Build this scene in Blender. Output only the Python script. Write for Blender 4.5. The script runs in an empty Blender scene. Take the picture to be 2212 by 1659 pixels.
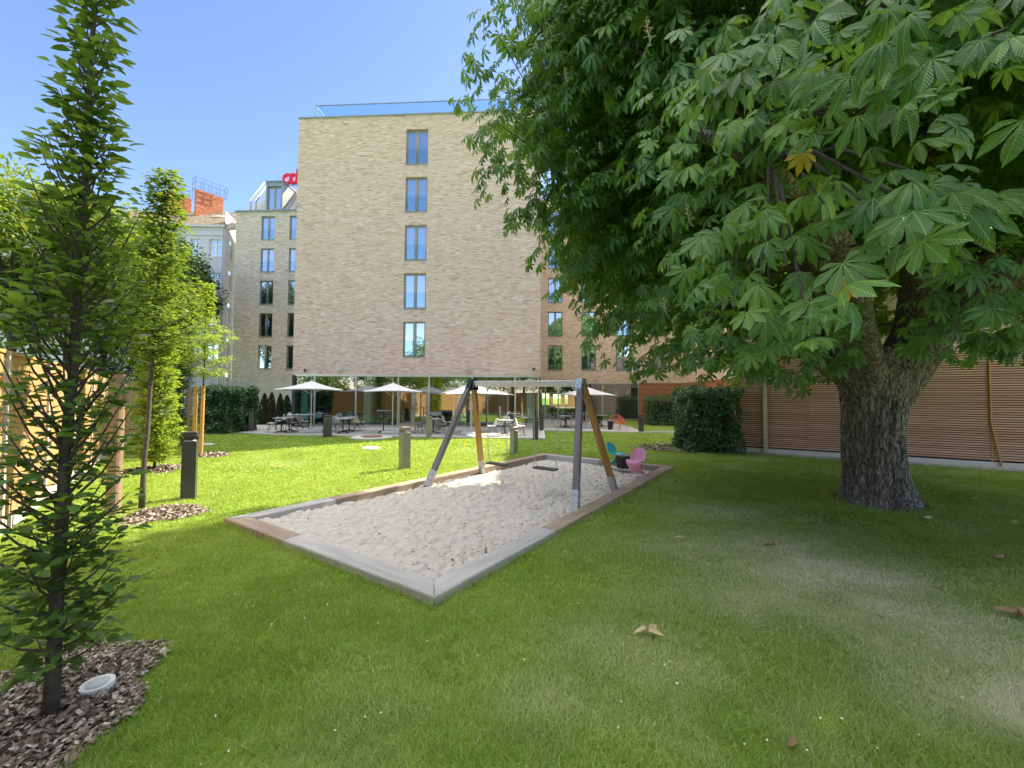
import bpy, bmesh, math, random
import numpy as np
from mathutils import Vector, Matrix, noise, Quaternion
S = bpy.context.scene
COL = S.collection
R = math.radians
# ------------------------------------------------------------------ camera
H = 1.85; F = 881.4; CX, CY = 1106.0, 829.5          # picture units: 2212 wide
_p = math.atan(28.8 / F); _a = 0.0075
cf = np.array([0, math.cos(_p), math.sin(_p)]); cr = np.array([math.cos(_a), 0, math.sin(_a)])
cr = cr - cf * cr.dot(cf); cr /= np.linalg.norm(cr); cu = np.cross(cr, cf); CP = np.array([0, 0, H])
cam = bpy.data.cameras.new('camera'); cam.sensor_width = 36; cam.lens = 36 * F / 2212
cam.clip_start = .05; cam.clip_end = 2000
co = bpy.data.objects.new('camera', cam); COL.objects.link(co); S.camera = co
co.matrix_world = Matrix(((cr[0], cu[0], -cf[0], 0), (cr[1], cu[1], -cf[1], 0), (cr[2], cu[2], -cf[2], H), (0, 0, 0, 1)))
# ------------------------------------------------------------------ sky, sun, exposure
SUN_EL = 45.0; SAZ = math.atan2(.72, .69)             # azimuth from +Y towards +X
sv = Vector((math.cos(R(SUN_EL)) * math.sin(SAZ), math.cos(R(SUN_EL)) * math.cos(SAZ), math.sin(R(SUN_EL))))
W = bpy.data.worlds.new("World"); S.world = W; W.use_nodes = True
nt = W.node_tree; sky = nt.nodes.new('ShaderNodeTexSky'); sky.sky_type = 'NISHITA'; sky.sun_disc = False
sky.sun_elevation = R(SUN_EL); sky.sun_rotation = SAZ; sky.altitude = 50; sky.air_density = 1.0; sky.dust_density = .25; sky.ozone_density = 3.0
bg = nt.nodes['Background']; bg.inputs[1].default_value = .118
mxn = nt.nodes.new('ShaderNodeMix'); mxn.data_type = 'RGBA'; mxn.blend_type = 'MULTIPLY'; mxn.inputs[0].default_value = 1
mxn.inputs[7].default_value = (1.0, .85, .82, 1); nt.links.new(sky.outputs[0], mxn.inputs[6]); hs = nt.nodes.new('ShaderNodeHueSaturation'); hs.inputs['Saturation'].default_value = 1.14; nt.links.new(mxn.outputs[2], hs.inputs['Color']); 
# bright cloud added high overhead, out of view, to lift the shade; noise-broken
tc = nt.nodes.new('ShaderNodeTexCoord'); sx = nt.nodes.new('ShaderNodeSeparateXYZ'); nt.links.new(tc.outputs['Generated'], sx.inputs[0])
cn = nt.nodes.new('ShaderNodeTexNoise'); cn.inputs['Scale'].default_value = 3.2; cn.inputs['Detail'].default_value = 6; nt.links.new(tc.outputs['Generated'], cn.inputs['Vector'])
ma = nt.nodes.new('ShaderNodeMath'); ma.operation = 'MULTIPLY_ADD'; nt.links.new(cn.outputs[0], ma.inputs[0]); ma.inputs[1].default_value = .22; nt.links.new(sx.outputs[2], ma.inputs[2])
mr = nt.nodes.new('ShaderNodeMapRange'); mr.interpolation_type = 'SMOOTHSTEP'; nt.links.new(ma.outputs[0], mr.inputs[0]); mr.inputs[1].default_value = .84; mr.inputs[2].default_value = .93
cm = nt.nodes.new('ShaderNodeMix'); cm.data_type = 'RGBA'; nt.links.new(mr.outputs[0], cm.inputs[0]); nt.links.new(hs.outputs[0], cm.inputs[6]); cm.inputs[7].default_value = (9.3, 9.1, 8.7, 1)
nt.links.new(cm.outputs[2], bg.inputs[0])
sl = bpy.data.lights.new('sun', 'SUN'); sl.energy = 4.2; sl.angle = R(.53); sl.color = (1, .89, .68)
so = bpy.data.objects.new('sun', sl); COL.objects.link(so); so.rotation_euler = sv.to_track_quat('Z', 'Y').to_euler(); so.location = (30, 30, 40)
S.view_settings.view_transform = 'Standard'; S.view_settings.look = 'None'; S.view_settings.gamma = 1
S.view_settings.exposure = 1.68
S.render.engine = 'CYCLES'; cy = S.cycles
cy.max_bounces = 10; cy.diffuse_bounces = 6; cy.glossy_bounces = 4; cy.transmission_bounces = 4; cy.transparent_max_bounces = 8
cy.use_denoising = True; cy.use_adaptive_sampling = True; cy.adaptive_threshold = .02; cy.sample_clamp_indirect = 8; cy.caustics_reflective = False; cy.caustics_refractive = False
# ------------------------------------------------------------------ helpers
def D_(x, y): return cf + (x - CX) / F * cr - (y - CY) / F * cu
def G(x, y, z=0.0):
    d = D_(x, y); return Vector(CP + d * (z - H) / d[2])
def V(x, y, Y):
    d = D_(x, y); return Vector(CP + d * (Y / d[1]))
def tag(o, label=None, cat=None, group=None, kind=None):
    if label: o['label'] = label
    if cat: o['category'] = cat
    if group: o['group'] = group
    if kind: o['kind'] = kind
    return o
def empty(name, loc=(0, 0, 0), rz=0.0, parent=None):
    o = bpy.data.objects.new(name, None); COL.objects.link(o); o.location = loc; o.rotation_euler = (0, 0, rz)
    o.empty_display_size = .1
    if parent: o.parent = parent
    return o
def link(name, me, parent=None, loc=(0, 0, 0), rz=0.0):
    o = bpy.data.objects.new(name, me); COL.objects.link(o); o.location = loc; o.rotation_euler = (0, 0, rz)
    if parent: o.parent = parent
    return o
def copy_tree(o, parent=None):
    c = o.copy(); COL.objects.link(c)
    if parent is not None: c.parent = parent
    for ch in list(o.children): copy_tree(ch, c)
    return c
class MB:
    def __init__(s): s.b = bmesh.new()
    def box(s, x0, x1, y0, y1, z0, z1, M=None, bev=0):
        r = bmesh.ops.create_cube(s.b, size=1)['verts']
        T = Matrix.Translation(((x0 + x1) / 2, (y0 + y1) / 2, (z0 + z1) / 2)) @ Matrix.Diagonal((abs(x1 - x0), abs(y1 - y0), abs(z1 - z0), 1))
        if M is not None: T = M @ T
        bmesh.ops.transform(s.b, matrix=T, verts=r)
        if bev:
            es = list({e for v in r for e in v.link_edges})
            bmesh.ops.bevel(s.b, geom=es, offset=bev, segments=1, affect='EDGES', profile=.5)
        return s
    def beam(s, A, B, w, h, up=(0, 0, 1), bev=0):
        A = Vector(A); B = Vector(B); d = B - A; L = d.length; d.normalize(); u = Vector(up)
        x = d.cross(u)
        if x.length < 1e-4: x = d.cross(Vector((0, 1, 0)))
        x.normalize(); y = x.cross(d)
        M = Matrix(((x[0], y[0], d[0], A[0]), (x[1], y[1], d[1], A[1]), (x[2], y[2], d[2], A[2]), (0, 0, 0, 1)))
        return s.box(-w / 2, w / 2, -h / 2, h / 2, 0, L, M, bev)
    def tube(s, pts, rad, n=8, close=False, cap=True):
        P = [Vector(p) for p in pts]; m = len(P)
        rr = rad if hasattr(rad, '__len__') else [rad] * m
        rings = []; prev = None
        for i in range(m):
            if close: d = P[(i + 1) % m] - P[i - 1]
            else: d = P[min(i + 1, m - 1)] - P[max(i - 1, 0)]
            d.normalize()
            x = (prev - d * prev.dot(d)) if prev is not None else d.orthogonal()
            x.normalize(); prev = x; y = d.cross(x)
            rings.append([s.b.verts.new(P[i] + (x * math.cos(2 * math.pi * k / n) + y * math.sin(2 * math.pi * k / n)) * rr[i]) for k in range(n)])
        for i in range(m if close else m - 1):
            a, b = rings[i], rings[(i + 1) % m]
            for k in range(n): s.b.faces.new((a[k], a[(k + 1) % n], b[(k + 1) % n], b[k]))
        if cap and not close:
            s.b.faces.new(rings[0][::-1]); s.b.faces.new(rings[-1])
        return s
    def cyl(s, c, r, z0, z1, n=20, r2=None):
        r2 = r if r2 is None else r2
        a = [s.b.verts.new((c[0] + r * math.cos(2 * math.pi * k / n), c[1] + r * math.sin(2 * math.pi * k / n), z0)) for k in range(n)]
        b = [s.b.verts.new((c[0] + r2 * math.cos(2 * math.pi * k / n), c[1] + r2 * math.sin(2 * math.pi * k / n), z1)) for k in range(n)]
        for k in range(n): s.b.faces.new((a[k], a[(k + 1) % n], b[(k + 1) % n], b[k]))
        s.b.faces.new(a[::-1]); s.b.faces.new(b); return s
    def quad(s, *p): s.b.faces.new([s.b.verts.new(q) for q in p]); return s
    def build(s, name, mat, parent=None, loc=(0, 0, 0), rz=0.0, smooth=False):
        me = bpy.data.meshes.new(name); bmesh.ops.recalc_face_normals(s.b, faces=s.b.faces); s.b.to_mesh(me); s.b.free()
        me.materials.append(mat)
        if smooth:
            for p in me.polygons: p.use_smooth = True
        return link(name, me, parent, loc, rz)
def npmesh(name, verts, tris, mat, parent=None, attrs=None, uv=None, smooth=False, loc=(0, 0, 0)):
    me = bpy.data.meshes.new(name); n = len(verts); m = len(tris)
    me.vertices.add(n); me.vertices.foreach_set('co', np.ascontiguousarray(verts, np.float32).ravel())
    k = tris.shape[1]
    me.loops.add(k * m); me.loops.foreach_set('vertex_index', np.ascontiguousarray(tris, np.int32).ravel())
    me.polygons.add(m); me.polygons.foreach_set('loop_start', np.arange(0, k * m, k, dtype=np.int32))
    me.polygons.foreach_set('loop_total', np.full(m, k, np.int32))
    if smooth: me.polygons.foreach_set('use_smooth', np.ones(m, bool))
    for a, v in (attrs or {}).items():
        at = me.attributes.new(a, 'FLOAT', 'POINT'); at.data.foreach_set('value', np.ascontiguousarray(v, np.float32))
    if uv is not None:
        ul = me.uv_layers.new(name='UVMap'); ul.data.foreach_set('uv', np.ascontiguousarray(uv[tris.ravel()], np.float32).ravel())
    me.update(calc_edges=True); me.validate(); me.materials.append(mat)
    return link(name, me, parent, loc)
# ---- node shorthand
class NT:
    def __init__(s, name):
        s.m = bpy.data.materials.new(name); s.m.use_nodes = True; s.t = s.m.node_tree; s.t.nodes.clear()
        s.out = s.t.nodes.new('ShaderNodeOutputMaterial')
    def n(s, typ, ins=None, **kw):
        nd = s.t.nodes.new('ShaderNode' + typ)
        for k, v in kw.items(): setattr(nd, k, v)
        for k, v in (ins or {}).items():
            sk = nd.inputs[k]
            if isinstance(v, bpy.types.NodeSocket): s.t.links.new(v, sk)
            elif isinstance(v, bpy.types.Node): s.t.links.new(v.outputs[0], sk)
            else:
                if isinstance(v, tuple) and len(v) == 3 and sk.type == 'RGBA': v = (*v, 1)
                sk.default_value = v
        return nd
    def math(s, op, a, b=0.0, c=0.0, clamp=False):
        return s.n('Math', {0: a, 1: b, 2: c}, operation=op, use_clamp=clamp).outputs[0]
    def mix(s, f, a, b, mode='MIX'):
        nd = s.t.nodes.new('ShaderNodeMix'); nd.data_type = 'RGBA'; nd.blend_type = mode
        for i, v in ((0, f), (6, a), (7, b)):
            if isinstance(v, bpy.types.NodeSocket): s.t.links.new(v, nd.inputs[i])
            elif i == 0: nd.inputs[i].default_value = v
            else: nd.inputs[i].default_value = (*v, 1)
        return nd.outputs[2]
    def ramp(s, f, stops):
        nd = s.t.nodes.new('ShaderNodeValToRGB'); s.t.links.new(f, nd.inputs[0]); e = nd.color_ramp.elements
        while len(e) < len(stops): e.new(.5)
        for i, (p, c) in enumerate(stops): e[i].position = p; e[i].color = (*c, 1)
        return nd.outputs[0]
    def noise(s, scale, detail=4, vec=None, rough=.55, dist=0):
        d = {'Scale': scale, 'Detail': detail, 'Roughness': rough, 'Distortion': dist}
        if vec is not None: d['Vector'] = vec
        return s.n('TexNoise', d).outputs[0]
    def pos(s, sc=(1, 1, 1)):
        g = s.n('NewGeometry').outputs['Position']
        return g if sc == (1, 1, 1) else s.n('Mapping', {'Vector': g, 'Scale': sc}).outputs[0]
    def obj(s, sc=(1, 1, 1)):
        g = s.n('TexCoord').outputs['Object']
        return g if sc == (1, 1, 1) else s.n('Mapping', {'Vector': g, 'Scale': sc}).outputs[0]
    def bump(s, h, st=.3, dist=.02): return s.n('Bump', {'Height': h, 'Strength': st, 'Distance': dist}).outputs[0]
    def pbsdf(s, col, rough=.6, metal=0.0, nrm=None, spec=.5):
        d = {'Base Color': col, 'Roughness': rough, 'Metallic': metal, 'Specular IOR Level': spec}
        if nrm is not None: d['Normal'] = nrm
        return s.n('BsdfPrincipled', d).outputs[0]
    def done(s, sh): s.t.links.new(sh, s.out.inputs[0]); return s.m
def simple(name, col, rough=.6, metal=0.0, var=.12, scale=6, bump=0.0, bscale=60, spec=.5):
    t = NT(name); v = t.pos(); n = t.noise(scale, 5, v)
    c2 = tuple(min(1, c * (1 + var)) for c in col); c1 = tuple(c * (1 - var) for c in col)
    cc = t.ramp(n, [(.3, c1), (.7, c2)])
    nr = t.bump(t.noise(bscale, 4, v), bump, .01) if bump else None
    return t.done(t.pbsdf(cc, rough, metal, nr, spec))
def brick(name, cols, bw=.30, bh=.062, ratio=(0, .8, .15)):
    """long thin bricks of mixed colour, laid in the wall's own x/z plane"""
    t = NT(name); o = t.obj(); sp = t.n('SeparateXYZ', {0: o})
    x = t.math('ADD', sp.outputs[0], sp.outputs[1]); z = sp.outputs[2]
    row = t.math('FLOOR', t.math('DIVIDE', z, bh))
    ro = t.n('TexWhiteNoise', {'W': row}, noise_dimensions='1D').outputs[0]
    xs = t.math('ADD', t.math('DIVIDE', x, bw), t.math('MULTIPLY', ro, 3.7))
    cell = t.math('FLOOR', xs)
    rnd = t.n('TexWhiteNoise', {'Vector': t.n('CombineXYZ', {0: cell, 1: row}).outputs[0]}, noise_dimensions='2D').outputs[0]
    stops = [(i / (len(cols) - 1), c) for i, c in enumerate(cols)]
    c = t.ramp(rnd, stops)
    big = t.noise(.35, 4, t.obj((1, 1, 1.6)))
    c = t.mix(t.math('MULTIPLY', t.n('MapRange', {0: big, 1: .4, 2: .7}).outputs[0], .25), c, cols[len(cols) // 2])
    st = t.noise(.9, 5, t.obj((2.5, 2.5, .25)))
    c = t.mix(t.math('MULTIPLY', t.n('MapRange', {0: st, 1: .52, 2: .75}).outputs[0], .14), c, tuple(k * .75 for k in cols[1]))
    fz = t.math('FRACT', t.math('DIVIDE', z, bh)); fx = t.math('FRACT', xs)
    mz = t.math('LESS_THAN', fz, .13); mx = t.math('LESS_THAN', fx, .03); mm = t.math('MAXIMUM', mz, mx)
    c = t.mix(t.math('MULTIPLY', mm, .55), c, tuple(k * .62 for k in cols[2]))
    nr = t.bump(t.math('ADD', t.math('SUBTRACT', 1.0, mm), t.math('MULTIPLY', t.noise(40, 3, o), .4)), .5, .012)
    return t.done(t.pbsdf(c, .85, 0, nr, .25))
def wood(name, c1, c2, axis=0, rough=.65, sc=1.0):
    t = NT(name); k = [14.0 * sc] * 3; k[axis] = 1.0 * sc
    v = t.obj(tuple(k)); n = t.noise(1.2, 6, v, .6, .4); n2 = t.noise(1.3, 3, t.obj((.7, .7, .7)))
    c = t.ramp(n, [(.3, c1), (.72, c2)])
    c = t.mix(t.math('MULTIPLY', n2, .35), c, tuple(q * .6 for q in c1))
    return t.done(t.pbsdf(c, rough, 0, t.bump(n, .35, .01), .3))
def leafmat(name, c1, c2, c3, trans=.4, tcol=(.25, .4, .03), rough=.4, vein=False, spec=.5):
    t = NT(name); a = t.n('Attribute', attribute_name='rnd').outputs['Fac']
    c = t.ramp(a, [(0, c1), (.5, c2), (1, c3)])
    nr = None
    if vein:
        uv = t.n('SeparateXYZ', {0: t.n('UVMap').outputs[0]}); u = uv.outputs[0]
        v = t.math('ABSOLUTE', uv.outputs[1])
        w = t.math('SINE', t.math('MULTIPLY', t.math('SUBTRACT', u, t.math('MULTIPLY', v, .22)), 75.0))
        mid = t.math('LESS_THAN', v, .05)
        c = t.mix(t.math('MULTIPLY', mid, .55), c, tuple(min(1, k * 2.2) for k in c3))
        c = t.mix(t.math('MULTIPLY', t.math('POWER', t.math('MAXIMUM', w, 0.0), 6.0), .12), c, tuple(min(1, k * 1.6) for k in c3))
        nr = t.bump(w, .35, .004)
    p = t.pbsdf(c, rough, 0, nr, spec)
    tr = t.n('BsdfTranslucent', {'Color': t.mix(.5, c, tcol)}).outputs[0]
    return t.done(t.n('MixShader', {0: trans, 1: p, 2: tr}).outputs[0])
M = {}
BR = [(.44, .31, .20), (.66, .51, .34), (.74, .60, .42), (.80, .68, .49), (.70, .54, .36), (.88, .81, .68), (.74, .62, .47), (.56, .43, .31)]
BR = [(.19 + c_[0] * .73, .13 + c_[1] * .69, .14 + c_[2] * .70) for c_ in BR]
M['brick'] = brick('pale_brick', BR)
M['brick2'] = brick('reddish_buff_brick', [(.60, .42, .27), (.78, .57, .38), (.86, .67, .46), (.88, .71, .50), (.80, .60, .40), (.92, .80, .62), (.84, .66, .47), (.70, .50, .34)])
M['brick3'] = brick('grey_buff_brick', [(.48, .38, .31), (.62, .52, .43), (.70, .60, .50), (.76, .66, .55), (.64, .54, .45), (.83, .75, .66), (.68, .58, .49), (.56, .46, .38)])
M['brick_red'] = brick('orange_chimney_brick', [(.42, .13, .06), (.55, .19, .09), (.62, .24, .12), (.68, .30, .16), (.5, .16, .08), (.6, .25, .14), (.45, .15, .08), (.55, .22, .12)], .25, .075)
M['frame'] = simple('bronze_window_frame', (.36, .33, .26), .45, .3, .06)
M['zinc'] = simple('zinc_sheet', (.30, .32, .33), .45, .5, .12, 2)
M['alu'] = simple('aluminium', (.62, .62, .58), .35, .7, .05)
M['galv'] = simple('galvanised_steel', (.50, .53, .57), .42, .75, .28, 28)
M['white'] = simple('white_lacquer', (.78, .78, .78), .45, 0, .03)
M['black'] = simple('black_metal', (.025, .026, .03), .4, .3, .1)
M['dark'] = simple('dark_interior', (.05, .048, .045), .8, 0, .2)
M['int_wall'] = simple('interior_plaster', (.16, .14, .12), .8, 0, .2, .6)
M['column'] = simple('column_plaster', (.75, .80, .76), .6, 0, .04)
M['ceil'] = simple('interior_ceiling', (.5, .48, .44), .8, 0, .05)
M['concrete'] = simple('concrete', (.50, .49, .46), .85, 0, .12, 3, .2)
M['plinth'] = simple('white_plinth_render', (.66, .64, .60), .85, 0, .12, 2, .15)
M['panel'] = simple('beige_cladding', (.60, .56, .47), .6, 0, .06, 1.2)
M['oldwall'] = simple('grey_render', (.64, .60, .68), .9, 0, .05, .7, .15)
M['upvc'] = simple('white_window_frame', (.80, .81, .82), .35, 0, .02)
M['bollard'] = simple('anthracite_paint', (.075, .08, .085), .32, .35, .1, 3)
M['bollard2'] = simple('taupe_paint', (.30, .285, .25), .35, .3, .06, 3)
M['canvas'] = None
def glassm(name, tint, fac, dark=None):
    t = NT(name)
    w = t.n('TexNoise', {'Vector': t.obj(), 'Scale': .9, 'Detail': 1.0}).outputs[0]
    nr = t.bump(w, .04, .02)
    g = t.n('BsdfGlossy', {'Color': (.93, .97, 1.0), 'Roughness': .003, 'Normal': nr}).outputs[0]
    b = t.pbsdf(dark, .3) if dark else t.n('BsdfTransparent', {'Color': tint}).outputs[0]
    lw = t.n('LayerWeight', {'Blend': .25}).outputs['Fresnel']
    f = t.math('ADD', fac, t.math('MULTIPLY', lw, .5), clamp=True)
    return t.done(t.n('MixShader', {0: f, 1: b, 2: g}).outputs[0])
M['pane'] = glassm('window_glass', None, .62, (.02, .03, .05))
M['shopglass'] = glassm('shop_glass', (.50, .80, .70), .30)
M['clear'] = glassm('clear_glass', (.84, .95, .96), .12)
M['guard'] = glassm('guard_glass', (.90, .95, .96), .015)
t = NT('canvas'); c = t.ramp(t.noise(3, 3, t.pos()), [(.3, (.82, .80, .78)), (.7, (.90, .88, .84))])
M['canvas'] = t.done(t.n('MixShader', {0: .22, 1: t.pbsdf(c, .8), 2: t.n('BsdfTranslucent', {'Color': (.8, .82, .86)}).outputs[0]}).outputs[0])
# clay tile roof
t = NT('clay_tiles'); sp = t.n('SeparateXYZ', {0: t.obj()}); x = sp.outputs[0]; y = sp.outputs[1]
row = t.math('FLOOR', t.math('DIVIDE', y, .33)); col = t.math('FLOOR', t.math('DIVIDE', x, .24))
rn = t.n('TexWhiteNoise', {'Vector': t.n('CombineXYZ', {0: col, 1: row}).outputs[0]}, noise_dimensions='2D').outputs[0]
c = t.ramp(rn, [(0, (.11, .08, .06)), (.5, (.18, .145, .11)), (1, (.25, .22, .165))])
hgt = t.math('ADD', t.math('MULTIPLY', t.math('FRACT', t.math('DIVIDE', y, .33)), -1.0), t.math('MULTIPLY', t.math('SINE', t.math('MULTIPLY', x, 26.2)), .35))
M['tiles'] = t.done(t.pbsdf(c, .85, 0, t.bump(hgt, 1.0, .08), .2))
# hardwood cladding strips
t = NT('wood_cladding'); sp = t.n('SeparateXYZ', {0: t.obj()}); z = sp.outputs[2]
rn = t.n('TexWhiteNoise', {'W': t.math('FLOOR', t.math('DIVIDE', z, .075))}, noise_dimensions='1D').outputs[0]
c = t.ramp(rn, [(0, (.38, .14, .05)), (.5, (.50, .20, .08)), (1, (.58, .27, .12))])
c = t.mix(.35, c, t.ramp(t.noise(2, 5, t.obj((1, 1, 12))), [(.3, (.30, .10, .04)), (.7, (.60, .28, .12))]))
gp = t.math('LESS_THAN', t.math('FRACT', t.math('DIVIDE', z, .075)), .18)
c = t.mix(t.math('MULTIPLY', gp, .75), c, (.07, .03, .02))
M['cladding'] = t.done(t.pbsdf(c, .55, 0, t.bump(t.math('SUBTRACT', 1.0, gp), .6, .02)))
t = NT('reddish_slats'); sp = t.n('SeparateXYZ', {0: t.obj()})
cell = t.n('CombineXYZ', {0: t.math('FLOOR', t.math('DIVIDE', sp.outputs[0], 2.05)), 1: t.math('FLOOR', t.math('DIVIDE', t.math('SUBTRACT', sp.outputs[2], .2), .0665))}).outputs[0]
rn = t.n('TexWhiteNoise', {'Vector': cell}, noise_dimensions='2D').outputs[0]
c = t.ramp(rn, [(0, (.66, .33, .23)), (.4, (.78, .43, .31)), (.8, (.85, .52, .40)), (1, (.88, .64, .52))])
c = t.mix(.35, c, t.ramp(t.noise(1.5, 6, t.obj((1, 6, 14))), [(.3, (.40, .19, .12)), (.7, (.72, .46, .34))]))
c = t.mix(t.math('MULTIPLY', t.noise(.6, 4, t.obj((1, 1, .5))), .3), c, (.45, .36, .30))
M['slat'] = t.done(t.pbsdf(c, .6, 0, None, .3))
M['slatback'] = simple('dark_backing', (.035, .025, .02), .9)
M['softwood'] = wood('orange_softwood', (.50, .26, .08), (.66, .40, .16), 2, .6)
M['greywood'] = wood('weathered_timber', (.34, .33, .32), (.55, .54, .53), 0, .75)
M['brownwood'] = wood('brown_timber', (.27, .20, .15), (.44, .36, .28), 0, .75)
M['post'] = wood('round_post_wood', (.24, .16, .10), (.36, .27, .19), 2, .8)
t = NT('reed_panel'); v = t.obj((90, 90, 6)); n = t.noise(1, 4, v); c = t.ramp(n, [(.3, (.42, .23, .09)), (.7, (.62, .40, .19))])
M['reed'] = t.done(t.n('MixShader', {0: .2, 1: t.pbsdf(c, .85, 0, t.bump(n, .5, .01)), 2: t.n('BsdfTranslucent', {'Color': (.7, .42, .15)}).outputs[0]}).outputs[0])
# ------------------------------------------------------------------ ground
rng = np.random.RandomState(7)
def vnoise(x, y, sc, seed=0):
    """smooth value noise on arrays"""
    xs = x / sc + 100 + seed * 17.3; ys = y / sc + 100 + seed * 9.1
    xi = np.floor(xs).astype(int); yi = np.floor(ys).astype(int); fx = xs - xi; fy = ys - yi
    fx = fx * fx * (3 - 2 * fx); fy = fy * fy * (3 - 2 * fy)
    def h(a, b): 
        q = np.sin(a * 127.1 + b * 311.7 + seed * 74.7) * 43758.5453
        return q - np.floor(q)
    return (h(xi, yi) * (1 - fx) + h(xi + 1, yi) * fx) * (1 - fy) + (h(xi, yi + 1) * (1 - fx) + h(xi + 1, yi + 1) * fx) * fy
DRY = [(G(1640, 1180), 1.0, .55, .7), (G(1780, 1235), .9, .5, .9), (G(1700, 1290), .8, .45, .6), (G(1930, 1330), .8, .45, .75), (G(2060, 1400), .6, .35, .8), (G(2170, 1500), .45, .3, .9), (G(1350, 1400), .5, .3, .35), (G(1480, 1160), .5, .3, .35), (G(1180, 1500), .3, .2, .3), (G(1560, 1110), .7, .4, .5)]
def dryness(x, y):
    d = np.zeros_like(x)
    for c, rx, ry, s in DRY:
        q = ((x - c.x) / rx / 1.35) ** 2 + ((y - c.y) / ry / 1.35) ** 2
        d = np.maximum(d, s * np.exp(-q * 1.1))
    n = vnoise(x, y, .35, 1) * .5 + vnoise(x, y, .12, 2) * .3 + vnoise(x, y, .9, 3) * .4
    m = vnoise(x, y, 1.7, 5)
    return np.clip(d * (.45 + n) + np.clip(n - .62, 0, 1) * .55 * np.clip((x + 1) / 4, 0, 1) + np.clip(m - .72, 0, 1) * .7, 0, 1)
SB = [G(484, 1120, .08), G(938, 1291, .08), G(1457, 1007, .08), G(1172, 979, .08)]     # sandbox corners
def inpoly(x, y, P):
    ins = np.zeros(x.shape, bool); n = len(P)
    for i in range(n):
        a, b = P[i], P[(i + 1) % n]
        c = ((a[1] > y) != (b[1] > y)) & (x < (b[0] - a[0]) * (y - a[1]) / (b[1] - a[1] + 1e-9) + a[0]); ins ^= c
    return ins
TERR = [G(515, 936), G(600, 941), G(1150, 949), G(1163, 950)]
PAVE = [(TERR[0].x, TERR[0].y), (TERR[1].x, TERR[1].y), (TERR[2].x, TERR[2].y), (TERR[3].x + .25, TERR[3].y), (1.75, 22.6), (6.9, 21.85), (9.6, 21.7), (9.6, 22.3), (7.2, 22.4), (7.55, 26.0), (7.5, 33.6), (-19, 36), (-19, 26), (-17.5, 24.6)]
MULCH = [(-2.85, 2.35, .68), (-5.35, 6.35, .52), (-8.7, 10.1, .62), (-9.2, 12.5, .55)]
TR = Vector((6.63, 7.45, 0))
def lawn_ok(x, y):
    ok = ~inpoly(x, y, SB) & ~inpoly(x, y, PAVE)
    for mx, my, mr in MULCH:
        a = np.arctan2(y - my, x - mx)
        ok &= (np.hypot(x - mx, y - my) > mr * (1 + .13 * np.sin(3 * a + mx) + .08 * np.sin(7 * a)) * (1 - .16 * np.abs(np.sin(x * 913.7 + y * 517.3)) ** 2))
    ok &= np.hypot(x - TR.x, y - TR.y) > .72
    # right of slatted wall kerb
    ok &= (y < 14.2 - (x - 7.94) * .593) | (x < 7.9)
    # beyond left fence
    ok &= ((x + 11.32) * .79 + (y - 11.21) * .615) > .15
    for (hx, hy, hr) in ((8.6, 15.6, 1.6),): ok &= np.hypot(x - hx, y - hy) > hr
    return ok
# ground sheet to the horizon with a finer middle
t = NT('lawn_soil'); v = t.pos(); a = t.n('Attribute', attribute_name='dry').outputs['Fac']
n1 = t.noise(7, 6, v, .65); n2 = t.noise(60, 4, v, .7)
c = t.ramp(n1, [(.3, (.16, .26, .04)), (.7, (.26, .39, .06))])
c = t.mix(t.math('MULTIPLY', n2, .5), c, (.20, .31, .04))
c = t.mix(a, c, (.50, .52, .36))
M['lawn'] = t.done(t.n('MixShader', {0: .12, 1: t.pbsdf(c, .9, 0, t.bump(n2, .8, .03), .1), 2: t.n('BsdfTranslucent', {'Color': (.25, .35, .02)}).outputs[0]}).outputs[0])
def grid(x0, x1, y0, y1, nx, ny):
    X, Y = np.meshgrid(np.linspace(x0, x1, nx), np.linspace(y0, y1, ny)); i = np.arange(nx * ny).reshape(ny, nx)
    q = np.stack([i[:-1, :-1], i[:-1, 1:], i[1:, 1:], i[1:, :-1]], -1).reshape(-1, 4)
    return X.ravel(), Y.ravel(), q
xs = np.r_[-900, -200, np.linspace(-20, 20, 321), 200, 900]; ys = np.r_[-900, -100, np.linspace(-4, 28, 257), 200, 900]
X, Y = np.meshgrid(xs, ys)
i = np.arange(X.size).reshape(X.shape)
q = np.stack([i[:-1, :-1], i[:-1, 1:], i[1:, 1:], i[1:, :-1]], -1).reshape(-1, 4); X = X.ravel(); Y = Y.ravel()
def inset(P, d):
    n = len(P); out = []
    c = sum((Vector(p[:2]) for p in P), Vector((0, 0))) / n
    L = []
    for i in range(n):
        a, b_ = Vector(P[i][:2]), Vector(P[(i + 1) % n][:2]); t_ = (b_ - a).normalized(); nn = Vector((-t_.y, t_.x))
        if (c - a).dot(nn) < 0: nn = -nn
        L.append((a + nn * d, t_))
    for i in range(n):
        p, r_ = L[i - 1]; q, s_ = L[i]; cr_ = r_.x * s_.y - r_.y * s_.x; tt = ((q - p).x * s_.y - (q - p).y * s_.x) / cr_; out.append(p + r_ * tt)
    return out
ZG = np.where(inpoly(X, Y, inset(SB, .12)), -.30, -.004)
tag(npmesh('ground', np.stack([X, Y, ZG], 1), q, M['lawn'], attrs={'dry': dryness(X, Y)}), kind='structure')
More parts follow.
